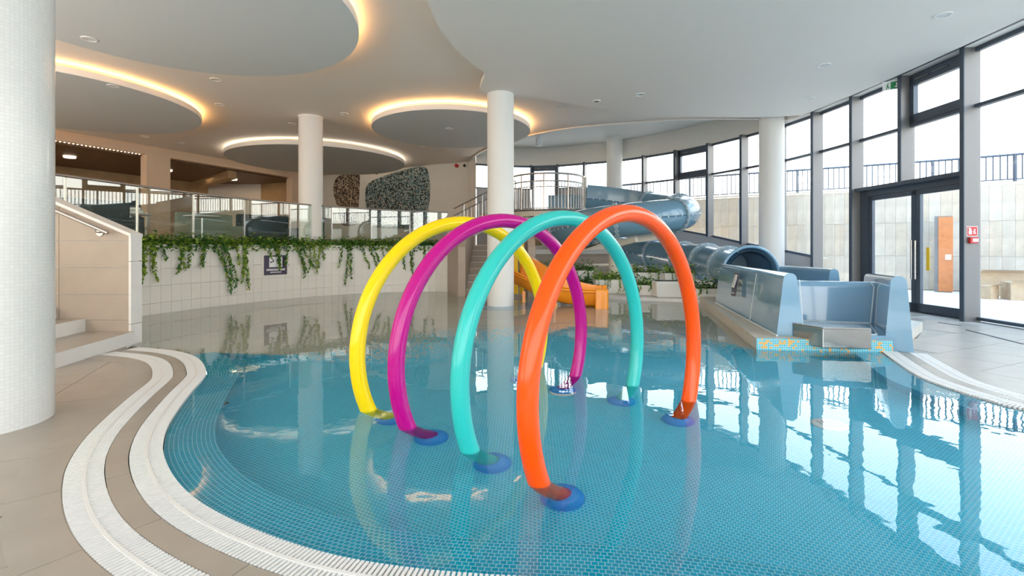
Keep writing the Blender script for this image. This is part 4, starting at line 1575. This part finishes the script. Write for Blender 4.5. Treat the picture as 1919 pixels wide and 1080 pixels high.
mk('tread_plate', MB().prism([Vector(p) * 0.985 + Vector((3.75, 5.58)) * 0.015 for p in sp0], LZ + 0.15, LZ + 0.162), 'steel', st_)
# notice on the trough side
ns = root('trough_notice', (3.42, 7.5, 0.55), 'small framed notice on the side of the blue landing trough', 'sign')
n0, n1 = Vector((3.63, 7.72)), Vector((3.67, 7.92))
nn_ = Vector((-(n1 - n0).y, (n1 - n0).x)).normalized()


def notice(a, b, z0, z1, out, m, name):
    u0, u1 = n0.lerp(n1, a) + nn_ * out, n0.lerp(n1, b) + nn_ * out
    mk(name, MB().add([v3(u0, z0), v3(u1, z0), v3(u1 - nn_ * 0.06, z1), v3(u0 - nn_ * 0.06, z1), v3(u0 - nn_ * 0.01, z0), v3(u1 - nn_ * 0.01, z0), v3(u1 - nn_ * 0.07, z1), v3(u0 - nn_ * 0.07, z1)],
                      [(0, 1, 2, 3), (7, 6, 5, 4), (0, 4, 5, 1), (1, 5, 6, 2), (2, 6, 7, 3), (3, 7, 4, 0)]), m, ns)


notice(-0.15, 1.15, 0.42, 0.80, 0.050, 'sign_plum', 'frame')
notice(0.15, 0.85, 0.56, 0.77, 0.056, 'sign_white', 'pictogram_field')
notice(0.2, 0.8, 0.46, 0.50, 0.064, 'sign_white', 'text_line')

# ------------------------------------------------------------------ orange children's slide
os_ = root('orange_slide', (1.0, 10.3, 0), 'small orange plastic slide running down into the shallow water', 'slide')
opath = resample(spline([Vector(c) for c in ((-0.05, 11.35, 0.46), (0.3, 10.9, 0.32), (0.68, 10.5, 0.15), (1.08, 10.2, 0.05), (1.48, 10.02, 0.0), (1.86, 9.95, -0.01))], 8), 0.1)
rows, rim = [], []
for i, p in enumerate(opath):
    d = opath[min(i + 1, len(opath) - 1)] - opath[max(i - 1, 0)]
    d.z = 0
    d.normalize()
    nn = Vector((-d.y, d.x, 0))            # away from the camera
    k = i / (len(opath) - 1)
    hf, hn = 0.62 - 0.24 * k, 0.36
    r_ = []
    for s_, z in ((-0.40, hn), (-0.34, hn), (-0.33, 0.22), (-0.26, 0.07), (-0.12, 0.0), (0.12, 0.0), (0.26, 0.07), (0.33, 0.24), (0.35, hf), (0.41, hf)):
        r_.append(p + nn * s_ + Vector((0, 0, z)))
    rows.append(r_)
    rim.append(p + nn * -0.40 + Vector((0, 0, hn - 0.03)))
w_ = len(rows[0])
ob_ = MB().add([p for r_ in rows for p in r_], [(i * w_ + j, (i + 1) * w_ + j, (i + 1) * w_ + j + 1, i * w_ + j + 1) for i in range(len(rows) - 1) for j in range(w_ - 1)])
o = mk('chute', ob_, 'slide_orange', os_, smooth=40)
md = o.modifiers.new('thickness', 'SOLIDIFY')
md.thickness = 0.025
md.offset = 1
mk('rim', MB().tube(rim, 0.025, 8), 'slide_orange', os_, smooth=True)
q = opath[-1]
ed = (opath[-1] - opath[-4])
ed.z = 0
ed.normalize()
en = Vector((-ed.y, ed.x, 0))
foot = [q - ed * 0.14 + en * -0.46, q + ed * 0.12 + en * -0.46, q + ed * 0.12 + en * 0.46, q - ed * 0.14 + en * 0.46]
mk('end_bracket', MB().prism([(foot[0].x, foot[0].y), (foot[1].x, foot[1].y), (foot[1].x + en.x * 0.09, foot[1].y + en.y * 0.09), (foot[0].x + en.x * 0.09, foot[0].y + en.y * 0.09)], -0.1, 0.385), 'slide_orange', os_, bevel=0.03)
mk('end_bracket', MB().prism([(foot[3].x, foot[3].y), (foot[2].x, foot[2].y), (foot[2].x - en.x * 0.09, foot[2].y - en.y * 0.09), (foot[3].x - en.x * 0.09, foot[3].y - en.y * 0.09)], -0.1, 0.40), 'slide_orange', os_, bevel=0.03)
b1 = opath[len(opath) * 3 // 5] - Vector((0, 0, 0.0)) + en * -0.36
mk('joint_clamp', MB().box((b1.x, b1.y, 0.16), (0.05, 0.06, 0.36)).box((b1.x, b1.y, 0.03), (0.1, 0.08, 0.07)), 'slide_orange', os_)
b2 = opath[len(opath) // 4] + en * -0.3
mk('support_leg', MB().box((b2.x, b2.y, 0.0), (0.07, 0.07, 0.5)), 'slide_orange', os_)
for dx in (-0.05, 0.10):
    mk('entry_post', MB().box((0.14 + dx, 11.75 + dx, 0.75), (0.12, 0.05, 1.35), R(-30)), 'panel_yellow', os_, bevel=0.02)

# ------------------------------------------------------------------ stair and platform at the far side
fs_ = root('far_stair', (-0.4, 13, 0), 'beige stair with thick side walls behind the middle column', 'stairs')
for k in range(8):
    y0 = 12.15 + 0.32 * k
    mk('step', MB().box((-0.38, y0 + 0.35, rise * (k + 1) / 2), (1.56, 0.70, rise * (k + 1) - 0.002)), 'stair_tile', fs_)
    mk('nosing', MB().box((-0.38, y0 + 0.02, rise * (k + 1) + 0.004), (1.56, 0.05, 0.012)), 'pale_tile', fs_)


def side_wall(xa, xb, lab):
    vs = []
    for x in (xa, xb):
        vs += [(x, 11.95, -0.3), (x, 11.95, 1.22), (x, 12.15, 1.42), (x, 14.6, 2.15), (x, 14.6, -0.3)]
    mk('side_wall', MB().add(vs, [(0, 1, 2, 3, 4), (9, 8, 7, 6, 5), (0, 5, 6, 1), (1, 6, 7, 2), (2, 7, 8, 3), (3, 8, 9, 4)]), 'stair_tile', fs_)


side_wall(-1.34, -1.16, 0)
side_wall(0.40, 0.58, 0)
mk('return_wall', MB().prism([Vector((-1.80, 13.3)), Vector((-1.34, 11.97)), Vector((-1.30, 12.1)), Vector((-1.6, 13.4))], -0.3, 1.5), 'stair_tile', fs_)
mk('landing', MB().box((-0.38, 15.2, 0.63), (1.94, 1.4, 1.27)), 'stair_tile', fs_)
# wall behind the planters
wp = root('wall_planter', (2, 14.6, 0), kind='structure')
mk('plaster', MB().prism([Vector((0.58, 14.3)), Vector((3.0, 14.9)), Vector((3.0, 15.1)), Vector((0.58, 14.5))], -0.1, 1.14), 'stair_tile', wp)
mk('ledge', MB().prism([Vector((0.55, 14.2)), Vector((3.0, 14.8)), Vector((3.0, 15.1)), Vector((0.55, 14.5))], 1.02, 1.16), 'pale_tile', wp)
fl2 = root('floor_planter', (3.4, 12.6, 0), kind='structure')
mk('paving', MB().prism([Vector(p) for p in ((0.62, 12.4), (2.3, 11.25), (4.2, 10.45), (6.0, 10.4), (6.9, 13), (5.6, 15.8), (4.0, 17.3), (0.6, 17))], -0.3, 0.07), 'pale_tile', fl2)

pf = root('slide_platform', (1.25, 16.2, 2.4), 'raised round start platform with steel railing at the top of the blue slide', 'platform')
PC, PR = Vector((1.22, 16.5)), 1.32
circ = [PC + Vector((math.cos(a), math.sin(a))) * PR for a in [2 * PI * k / 48 for k in range(48)]]
mk('deck_slab', MB().prism(circ, 2.22, 2.40), 'support_cream', pf)
mk('edge_band', MB().tube([v3(p, 2.41) for p in circ], 0.03, 6, closed=True), 'frame_grey', pf)
mk('bridge_slab', MB().prism([Vector(p) for p in ((0.7, 17.4), (1.9, 17.4), (1.9, 19.0), (0.7, 19.1))], 2.24, 2.4), 'support_cream', pf)
mk('post', MB().tube([(1.0, 15.5, Z_UP - 0.2), (1.0, 15.5, 2.25)], 0.05, 10), 'support_cream', pf)
mk('post', MB().tube([(1.9, 16.9, Z_UP - 0.2), (1.9, 16.9, 2.25)], 0.05, 10), 'support_cream', pf)
arc = [PC + Vector((math.cos(R(a)), math.sin(R(a)))) * (PR - 0.06) for a in range(150, 351, 5)]
for z, r_ in ((3.58, 0.03), (3.34, 0.022), (3.16, 0.016), (2.47, 0.018)):
    mk('rail', MB().tube([v3(p, z) for p in arc], r_, 8), 'steel', pf, smooth=60)
bars = resample(arc, 0.115)
bme = mesh_of('baluster', MB().tube([(0, 0, 2.44), (0, 0, 3.34)], 0.013, 6), 'steel')
pme = mesh_of('rail_post', MB().tube([(0, 0, 2.4), (0, 0, 3.58)], 0.026, 8), 'steel')
for i, p in enumerate(bars):
    if i % 7 == 0 or i == len(bars) - 1:
        inst('rail_post', pme, pf, (p.x, p.y, 0))
    else:
        inst('baluster', bme, pf, (p.x, p.y, 0))
mk('gate_column', MB().box((2.42, 16.05, 2.98), (0.10, 0.10, 1.15)), 'support_cream', pf)
mk('entry_screen', MB().box((1.9, 17.3, 2.75), (1.2, 0.08, 0.7)), 'slide_blue', pf)
cb_ = root('storage_cabinet', (0.9, 16.9, Z_UP), 'brown wooden storage cabinet under the round platform', 'cabinet')
mk('carcass', MB().box((0.75, 17.1, Z_UP + 0.45), (1.1, 0.5, 0.9)), 'brown_wood', cb_)
for sx in (-1, 1):
    dr = mk('cabinet_door', MB().box((0.75 + sx * 0.27, 16.84, Z_UP + 0.45), (0.5, 0.025, 0.82)), 'tan_panel', cb_)
    mk('knob', MB().sphere((0.75 + sx * 0.06, 16.81, Z_UP + 0.5), 0.02), 'steel', dr)

# second flight with steel balustrade from the upper floor to the platform
fl_ = root('upper_stair', (-0.9, 16, Z_UP), 'upper stair flight with steel balustrade climbing to the slide platform', 'stairs')
A0, A1 = Vector((-1.75, 14.55)), Vector((-0.15, 16.1))
tdir = (A1 - A0).normalized()
ndir = Vector((-tdir.y, tdir.x))
for k in range(7):
    p = A0.lerp(A1, (k + 0.5) / 7)
    z = Z_UP + 0.16 * (k + 1)
    c = p + ndir * 0.5
    mk('step', MB().box((c.x, c.y, z - 0.03), (0.36, 1.0, 0.06), math.atan2(tdir.y, tdir.x)), 'stair_tile', fl_)
mk('stringer', MB().bar(v3(A0, Z_UP + 0.05), v3(A1, 2.35), 0.06, 0.22), 'support_cream', fl_)
for dz, r_ in ((1.02, 0.024), (0.80, 0.018), (0.10, 0.014)):
    mk('rail', MB().tube([v3(A0, Z_UP + 0.1 + dz), v3(A1, 2.4 + dz)], r_, 8), 'steel', fl_)
for k in range(15):
    p = A0.lerp(A1, (k + 0.5) / 15)
    z = Z_UP + 0.1 + (2.4 - Z_UP - 0.1) * (k + 0.5) / 15
    if k % 5 == 2:
        mk('rail_post', MB().tube([v3(p, z), v3(p, z + 1.02)], 0.02, 8), 'steel', fl_)
    else:
        mk('baluster', MB().tube([v3(p, z + 0.1), v3(p, z + 0.8)], 0.008, 6), 'steel', fl_)


# ------------------------------------------------------------------ foliage
def leaf(mb, c, size, yaw, pitch, roll=0.0):
    L_, W_ = size, size * 0.8
    pts = [(0, 0, 0), (L_ * 0.35, -W_ * 0.5, 0.05 * L_), (L_ * 0.62, -W_ * 0.22, 0.02 * L_), (L_, 0, -0.12 * L_), (L_ * 0.62, W_ * 0.22, 0.02 * L_), (L_ * 0.35, W_ * 0.5, 0.05 * L_)]
    mx = Matrix.Rotation(yaw, 3, 'Z') @ Matrix.Rotation(pitch, 3, 'Y') @ Matrix.Rotation(roll, 3, 'X')
    cv = Vector(c)
    mb.add([cv + mx @ Vector(p) for p in pts], [(0, 1, 2, 3), (0, 3, 4, 5)])


def ivy(s0, width, strands, label, light=0.3, dens=1.0):
    """a clump sitting in the trough at arc length s0 of the wall, with strands hanging over the rim"""
    k0 = min(len(WALL) - 2, max(1, int(s0 / 0.05)))
    base = WALL[k0]
    t = (WALL[k0 + 1] - WALL[k0 - 1]).normalized()
    out = Vector((t.y, -t.x))
    g = root('ivy_plant', (base.x, base.y, 1.25), label, 'plant', 'ivy plants along the trough')
    dark, lt, stems = MB(), MB(), MB()
    nl = int(420 * width * dens)
    for _ in range(nl):
        u = random.uniform(-width / 2, width / 2)
        w_ = random.uniform(-0.18, 0.09)
        p = base + t * u + out * w_
        z = 1.27 + abs(random.gauss(0, 0.085)) - (random.uniform(0, 0.14) if w_ > 0.02 else 0)
        leaf(dark if random.random() > light else lt, v3(p, z), random.uniform(0.06, 0.105), random.uniform(0, 2 * PI), random.uniform(-0.6, 0.9))
    for (u, ln, spread) in strands:
        p0 = base + t * u
        path = [v3(p0 - out * 0.1, 1.28), v3(p0 + out * 0.05, 1.31), v3(p0 + out * 0.085, 1.22)]
        drift = random.uniform(-0.12, 0.12) + spread
        for q_ in range(1, 9):
            path.append(v3(p0 + out * (0.075 + 0.02 * random.random()) + t * (drift * (q_ / 8) + random.uniform(-0.015, 0.015)), 1.22 - ln * q_ / 8))
        stems.tube(path, 0.004, 5)
        for p in resample(path, 0.022):
            for _ in range(2):
                if random.random() < 0.85:
                    leaf(dark if random.random() > light else lt, p + Vector((random.uniform(-0.02, 0.02), random.uniform(-0.02, 0.02), 0)), random.uniform(0.045, 0.085), random.uniform(0, 2 * PI), random.uniform(0.3, 1.3))
    mk('foliage', dark, 'leaf_dark', g, kind='stuff')
    mk('young_foliage', lt, 'leaf_light', g, kind='stuff')
    if stems.v:
        mk('stems', stems, 'stem_green', g)


def s_at(px):
    k = (px - CX) / F
    i = min(range(len(WALL)), key=lambda i: abs(WALL[i].x - k * WALL[i].y))
    return i * 0.05


IVY = [(262, 0.55, 0.75, [(-0.2, .42, 0), (-0.1, .55, 0), (0.0, .62, 0), (0.05, .5, 0), (0.15, .6, 0), (0.2, .35, 0), (-0.05, .45, 0)], 'bushy light green ivy clump touching the stair parapet'),
       (300, 0.55, 0.35, [(0.0, .2, 0)], 'low ivy clump just right of the bushy light green one'),
       (340, 0.55, 0.35, [(-0.05, .42, 0), (0.02, .5, -.05), (0.15, .38, .05)], 'ivy clump with two short splayed strands, third from the stair'),
       (376, 0.5, 0.25, [(0.0, .40, 0), (0.05, .3, 0)], 'ivy clump with one thin short strand, fourth from the stair'),
       (408, 0.6, 0.25, [(-0.1, .4, 0.15), (0.0, .95, .25), (0.05, .85, .2), (0.1, .7, .15)], 'dark ivy clump with the longest trailing strand left of the wall sign'),
       (448, 0.65, 0.7, [(-0.1, .35, 0), (0.1, .9, 0), (0.13, .75, 0), (0.08, .6, 0)], 'light green ivy clump with a straight hanging tuft left of the sign'),
       (487, 0.7, 0.35, [(0.2, .2, 0)], 'low ivy clump just left of the wall sign'),
       (512, 0.6, 0.4, [(0.0, .45, 0), (0.08, .5, 0)], 'ivy clump hanging over the top of the wall sign'),
       (545, 0.8, 0.25, [(-0.15, .4, .1), (0.1, .6, .2), (0.2, .72, .2), (0.25, .5, .2)], 'ivy clump with a leafy strand just right of the wall sign'),
       (585, 0.8, 0.7, [(-0.1, .5, 0), (0.0, .62, 0), (0.15, .5, 0), (0.2, .3, 0)], 'feathery light green ivy clump below the second column'),
       (640, 1.0, 0.3, [(0.0, .5, -.1), (0.15, .95, 0), (0.2, .8, 0)], 'ivy clump with one very long thin strand behind the yellow ring'),
       (685, 0.9, 0.3, [(-0.1, .55, .3), (0.1, .6, .35), (0.2, .4, .2)], 'ivy clump with strands drifting right, behind the yellow ring'),
       (722, 0.8, 0.7, [(-0.1, .4, 0), (0.05, .5, 0), (0.12, .35, 0)], 'light green ivy clump between the yellow and magenta rings'),
       (768, 1.1, 0.25, [(-0.2, .6, 0), (0.0, .75, 0), (0.1, .5, 0)], 'dark ivy clump seen inside the yellow ring'),
       (805, 1.0, 0.25, [(-0.1, .5, 0), (0.2, .45, 0)], 'last ivy clump at the far end of the planted wall')]
for px, wd, lg, strands, lab in IVY:
    ivy(s_at(px), wd * 1.25, strands, lab, light=lg, dens=1.1)


def planter(px0, px1, ytop, ybot, Y, label, plabel, lush=0.3, hang=0.15, dz=0.07):
    """white trough planter with a leafy plant; front face at depth Y"""
    x0, x1 = (px0 - CX) / F * Y, (px1 - CX) / F * Y
    z1 = EYE + (HY - ytop) / F * Y
    dpt = 0.42
    c = ((x0 + x1) / 2, Y + dpt / 2)
    g = root('planter', (c[0], c[1], dz), label, 'planter', 'white planters beside the blue slide')
    mk('tub', MB().add([(x0 + 0.02, Y + 0.02, dz), (x1 - 0.02, Y + 0.02, dz), (x1 - 0.02, Y + dpt, dz), (x0 + 0.02, Y + dpt, dz), (x0, Y, z1), (x1, Y, z1), (x1, Y + dpt, z1), (x0, Y + dpt, z1)],
                       [(3, 2, 1, 0), (4, 5, 6, 7), (0, 1, 5, 4), (1, 2, 6, 5), (2, 3, 7, 6), (3, 0, 4, 7)]), 'planter_white', g, bevel=0.04)
    mk('soil', MB().box((c[0], c[1], z1 + 0.004), ((x1 - x0) - 0.1, dpt - 0.1, 0.012)), 'soil', g)
    if plabel:
        pl = root('leafy_plant', (c[0], c[1], z1), plabel, 'plant', 'plants in the white planters')
        dk, lt, st = MB(), MB(), MB()
        for _ in range(int(520 * (x1 - x0))):
            x = random.uniform(x0 - 0.02, x1 + 0.02)
            y = random.uniform(Y - 0.03, Y + dpt)
            z = z1 + abs(random.gauss(0.05, 0.09))
            leaf(dk if random.random() > lush else lt, (x, y, z), random.uniform(0.06, 0.10), random.uniform(0, 2 * PI), random.uniform(-0.7, 0.9))
        for _ in range(int(9 * (x1 - x0))):
            x = random.uniform(x0, x1)
            ln = random.uniform(0.3, 1.0) * hang * 2
            path = [(x, Y + 0.1, z1 + 0.03), (x, Y - 0.03, z1 + 0.05), (x + 0.02, Y - 0.05, z1 - ln * 0.5), (x + random.uniform(-.04, .04), Y - 0.05, z1 - ln)]
            st.tube(path, 0.004, 5)
            for p in resample(path, 0.03):
                leaf(dk if random.random() > lush else lt, p, random.uniform(0.05, 0.08), random.uniform(0, 2 * PI), random.uniform(0.2, 1.2))
        mk('foliage', dk, 'leaf_dark', pl, kind='stuff')
        mk('young_foliage', lt, 'leaf_light', pl, kind='stuff')
        if st.v:
            mk('stems', st, 'stem_green', pl)


planter(1010, 1052, 506, 0, 12.9, 'white planter half hidden behind the orange slide, leftmost in the back row', 'dark plant in the leftmost planter behind the orange slide', 0.15)
planter(1066, 1113, 507, 0, 12.9, 'white planter in the back row seen inside the magenta ring', 'dark trailing plant in the planter inside the magenta ring', 0.15, 0.3)
planter(1062, 1112, 531, 0, 12.2, 'white planter in the front row behind the end of the orange slide', 'dark plant low in the front row behind the orange slide', 0.15)
planter(1116, 1178, 524, 0, 11.75, 'white planter with grassy trailing plant left of the teal ring', 'grassy light green trailing plant beside the support mast', 0.65, 0.2)
planter(1182, 1228, 535, 0, 11.3, 'low white planter directly right of the teal ring leg', 'bushy green plant in the low planter right of the teal ring', 0.4, 0.1)
planter(1190, 1238, 511, 0, 12.4, 'white back-row planter above the low one right of the teal ring', 'leafy plant in the back-row planter right of the teal ring', 0.4, 0.12)
planter(1230, 1296, 528, 0, 10.85, 'largest white planter, plain front, left of the orange ring leg', None)
planter(1246, 1303, 512, 0, 11.8, 'white back-row planter behind the largest one', 'leafy plant drooping in front of the back-row planter by the orange ring', 0.45, 0.2)
planter(1304, 1352, 541, 0, 10.55, 'low white planter touching the blue landing trough', 'low bushy plant beside the blue landing trough', 0.4, 0.05)

# ------------------------------------------------------------------ sign on the planted wall
s0 = int(s_at(517) / 0.05)
sp_ = WALL[s0]
stt = (WALL[s0 + 2] - WALL[s0 - 2]).normalized()
sn_ = Vector((stt.y, -stt.x))
sa = math.atan2(stt.y, stt.x)
zc_ = EYE + (HY - 497) / F * sp_.y
sw = 0.58
sg = root('wall_sign', (sp_.x, sp_.y, zc_), 'square plum sign with white pictograms on the tiled wall under the ivy', 'sign')


def sbox(u, z, w_, h_, out, th=0.004):
    c = sp_ + stt * u + sn_ * (0.012 + out)
    return MB().box((c.x, c.y, zc_ + z), (w_, th, h_), sa)


def smerge(lst):
    m = MB()
    for a in lst:
        k = sbox(*a)
        m.add(k.v, k.f)
    return m


mk('plate', sbox(0, 0, sw, 0.45, 0.008, 0.012), 'sign_plum', sg)
mk('pictogram_field', sbox(0, 0.075, 0.33, 0.24, 0.016), 'sign_white', sg)
mk('pictograms', smerge([(0.07, 0.165, 0.035, 0.03, 0.020), (0.07, 0.11, 0.10, 0.05, 0.020), (0.07, 0.06, 0.05, 0.05, 0.020), (-0.10, 0.15, 0.03, 0.03, 0.020), (-0.07, 0.10, 0.03, 0.06, 0.020), (-0.12, 0.07, 0.05, 0.03, 0.020)]), 'sign_plum', sg)
txt = []
random.seed(5)
for k in range(14):
    u = -0.22 + k * 0.034
    if k == 9:
        continue
    txt.append((u, -0.105, 0.024, 0.045, 0.016))
for k in range(11):
    txt.append((-0.13 + k * 0.026, -0.165, 0.018, 0.025, 0.016))
mk('lettering', smerge(txt), 'sign_white', sg)

# ------------------------------------------------------------------ lamps and fittings in the ceiling
DL = [(167, 73, Z_DISC, 'recessed downlight in the nearest left ceiling disc, close to the mosaic column'), (212, 161, Z_DISC, 'recessed downlight under the rim of the orange-lit disc'),
      (404, 149, Z_CEIL, 'recessed downlight between the two left ceiling discs'), (412, 196, Z_CEIL, 'recessed downlight just right of the orange-lit disc tip'),
      (548, 232, Z_CEIL, 'recessed downlight touching the left side of the second column top'), (645, 213, Z_CEIL, 'recessed downlight between the second column and the middle disc'),
      (272, 256, Z_CEIL, 'slotted square vent light above the cafe pier'), (340, 268, Z_CEIL, 'small recessed downlight above the cafe opening'),
      (842, 241, Z_DISC, 'recessed downlight in the middle ceiling disc'), (793, 274, Z_CEIL, 'recessed downlight behind the middle disc, left of the pair'),
      (816, 272, Z_CEIL, 'recessed downlight behind the middle disc, right of the pair'), (1048, 199, Z_CEIL, 'recessed downlight right of the middle column'),
      (1199, 177, Z_DISC, 'recessed downlight in the huge plain disc, above the blue slide'), (1544, 122, Z_DISC, 'recessed downlight in the huge disc near the exit sign'),
      (1767, 28, Z_DISC, 'largest recessed downlight at the top right of the picture'), (1517, 184, Z_DISC, 'small recessed downlight above the column by the windows'),
      (724, 292, Z_CEIL, 'recessed downlight beyond the farthest disc above the murals')]
for px, py, z, lab in DL:
    Y = (z - EYE) * F / (HY - py)
    x = (px - CX) / F * Y
    g = root('downlight', (x, Y, z), lab, 'downlight', 'recessed ceiling downlights')
    rr = 0.105
    mk('trim_ring', MB().lathe([(rr * 0.78, z - 0.004), (rr * 0.8, z - 0.012), (rr, z - 0.010), (rr, z + 0.002)], (x, Y, 0), 28), 'rim_paint', g, smooth=50)
    mk('lens', MB().lathe([(0.001, z - 0.003), (rr * 0.79, z - 0.003)], (x, Y, 0), 24), 'lamp_face', g)
Y = (Z_DISC - EYE) * F / (HY - 189)
x = (1118 - CX) / F * Y
g = root('ceiling_sensor', (x, Y, Z_DISC), 'small round dark-centred sensor in the ceiling right of the middle column', 'sensor')
mk('ring', MB().lathe([(0.05, Z_DISC - 0.02), (0.09, Z_DISC - 0.015), (0.09, Z_DISC)], (x, Y, 0), 24), 'rim_paint', g, smooth=50)
mk('centre', MB().lathe([(0.001, Z_DISC - 0.024), (0.055, Z_DISC - 0.02)], (x, Y, 0), 20), 'frame_grey', g)
Y = 16.9
x = (1010 - CX) / F * Y
g = root('surface_spot', (x, Y, Z_HIGH), 'white cylinder spotlight hanging from the raised ceiling', 'spotlight')
mk('body', MB().lathe([(0.001, Z_HIGH - 0.36), (0.11, Z_HIGH - 0.36), (0.11, Z_HIGH - 0.08), (0.05, Z_HIGH - 0.08), (0.05, Z_HIGH)], (x, Y, 0), 24), 'sign_white', g, smooth=40)
mk('lens', MB().lathe([(0.001, Z_HIGH - 0.365), (0.09, Z_HIGH - 0.364)], (x, Y, 0), 20), 'lamp_face', g)

# ------------------------------------------------------------------ pool fittings under water
for (x, y, lab) in ((0.46, 4.35, 'round pale drain cover on the pool floor behind the rings'), (2.35, 3.55, 'round drain cover on the pool floor on the window side')):
    g = root('drain_cover', (x, y, FLOOR_Z), lab, 'drain', 'round drain covers on the pool floor')
    mk('plate', MB().lathe([(0.12, 0.0), (0.12, 0.012), (0.1, 0.02), (0.001, 0.022)], (x, y, FLOOR_Z), 28), 'pale_tile', g, smooth=30)
    for k in range(5):
        mk('slot', MB().box((x - 0.06 + 0.03 * k, y, FLOOR_Z + 0.023), (0.008, 0.12, 0.003)), 'frame_grey', g)
i_j = min(range(len(rin)), key=lambda i: (Vector((rin[i].x, rin[i].y)) - at(425, 770, -0.1)).length)
jp = rin[i_j]
g = root('water_inlet', (jp.x, jp.y, -0.14), 'small steel water inlet nozzle in the mosaic pool wall on the left', 'nozzle')
jt = (rin[i_j + 1] - rin[i_j - 1]).normalized()
jn = Vector((-jt.y, jt.x))
mk('flange', MB().tube([v3(jp, -0.14), v3(jp + jn * 0.012, -0.14)], 0.035, 16), 'steel', g, smooth=50)
mk('nozzle', MB().tube([v3(jp, -0.14), v3(jp + jn * 0.03, -0.14)], 0.014, 12), 'black', g, smooth=50)

# ------------------------------------------------------------------ rest of the room shell behind the camera
wb_ = root('wall_back', (-4, -5.2, 0), kind='structure')
mk('plaster', MB().box((-14.5, -5.25, 2.3), (12.4, 0.2, 4.8)), 'wall_paint', wb_)
mk('bulkhead', MB().box((-1, -5.25, 4.57), (15.6, 0.2, 0.24)), 'wall_paint', wb_)
bk = [Vector((-8.3 + 1.505 * k, -5.2)) for k in range(11)]  # unseen rear glazing, added to let in more sky light from behind
for k in range(10):
    win_n += 1
    w = root('window_%d' % win_n, (bk[k].x, -5.2, 0), kind='structure')
    fin(w, bk[k], Vector((1, 0)), 0, Z_HEAD)
    rail_bar('transom', w, bk[k], bk[k + 1], Z_TRAN, 0.10, 0.055)
    pane(w, bk[k], bk[k + 1], 0.03, Z_TRAN)
    pane(w, bk[k], bk[k + 1], Z_TRAN, Z_HEAD)
mk('bounce_ground', MB().prism([Vector(p) for p in ((-22, -30), (30, -30), (30, -8), (7.6, -8), (7.0, -5.4), (-22, -5.4))], -0.3, -0.02), 'concrete', label='unseen pale ground added behind the camera to bounce daylight through the rear windows', cat='ground', kind='structure')  # out of view, added so daylight bounces off it into the room
we = root('wall_end', (-20.5, 9, 0), kind='structure')
mk('plaster', MB().box((-20.6, 9, 2.3), (0.2, 29, 4.8)), 'wall_paint', we)
wg = root('wall_rear', (-15, 23.4, 0), kind='structure')
mk('plaster', MB().box((-15, 23.4, 2.3), (11.5, 0.2, 4.8)), 'wall_paint', wg)
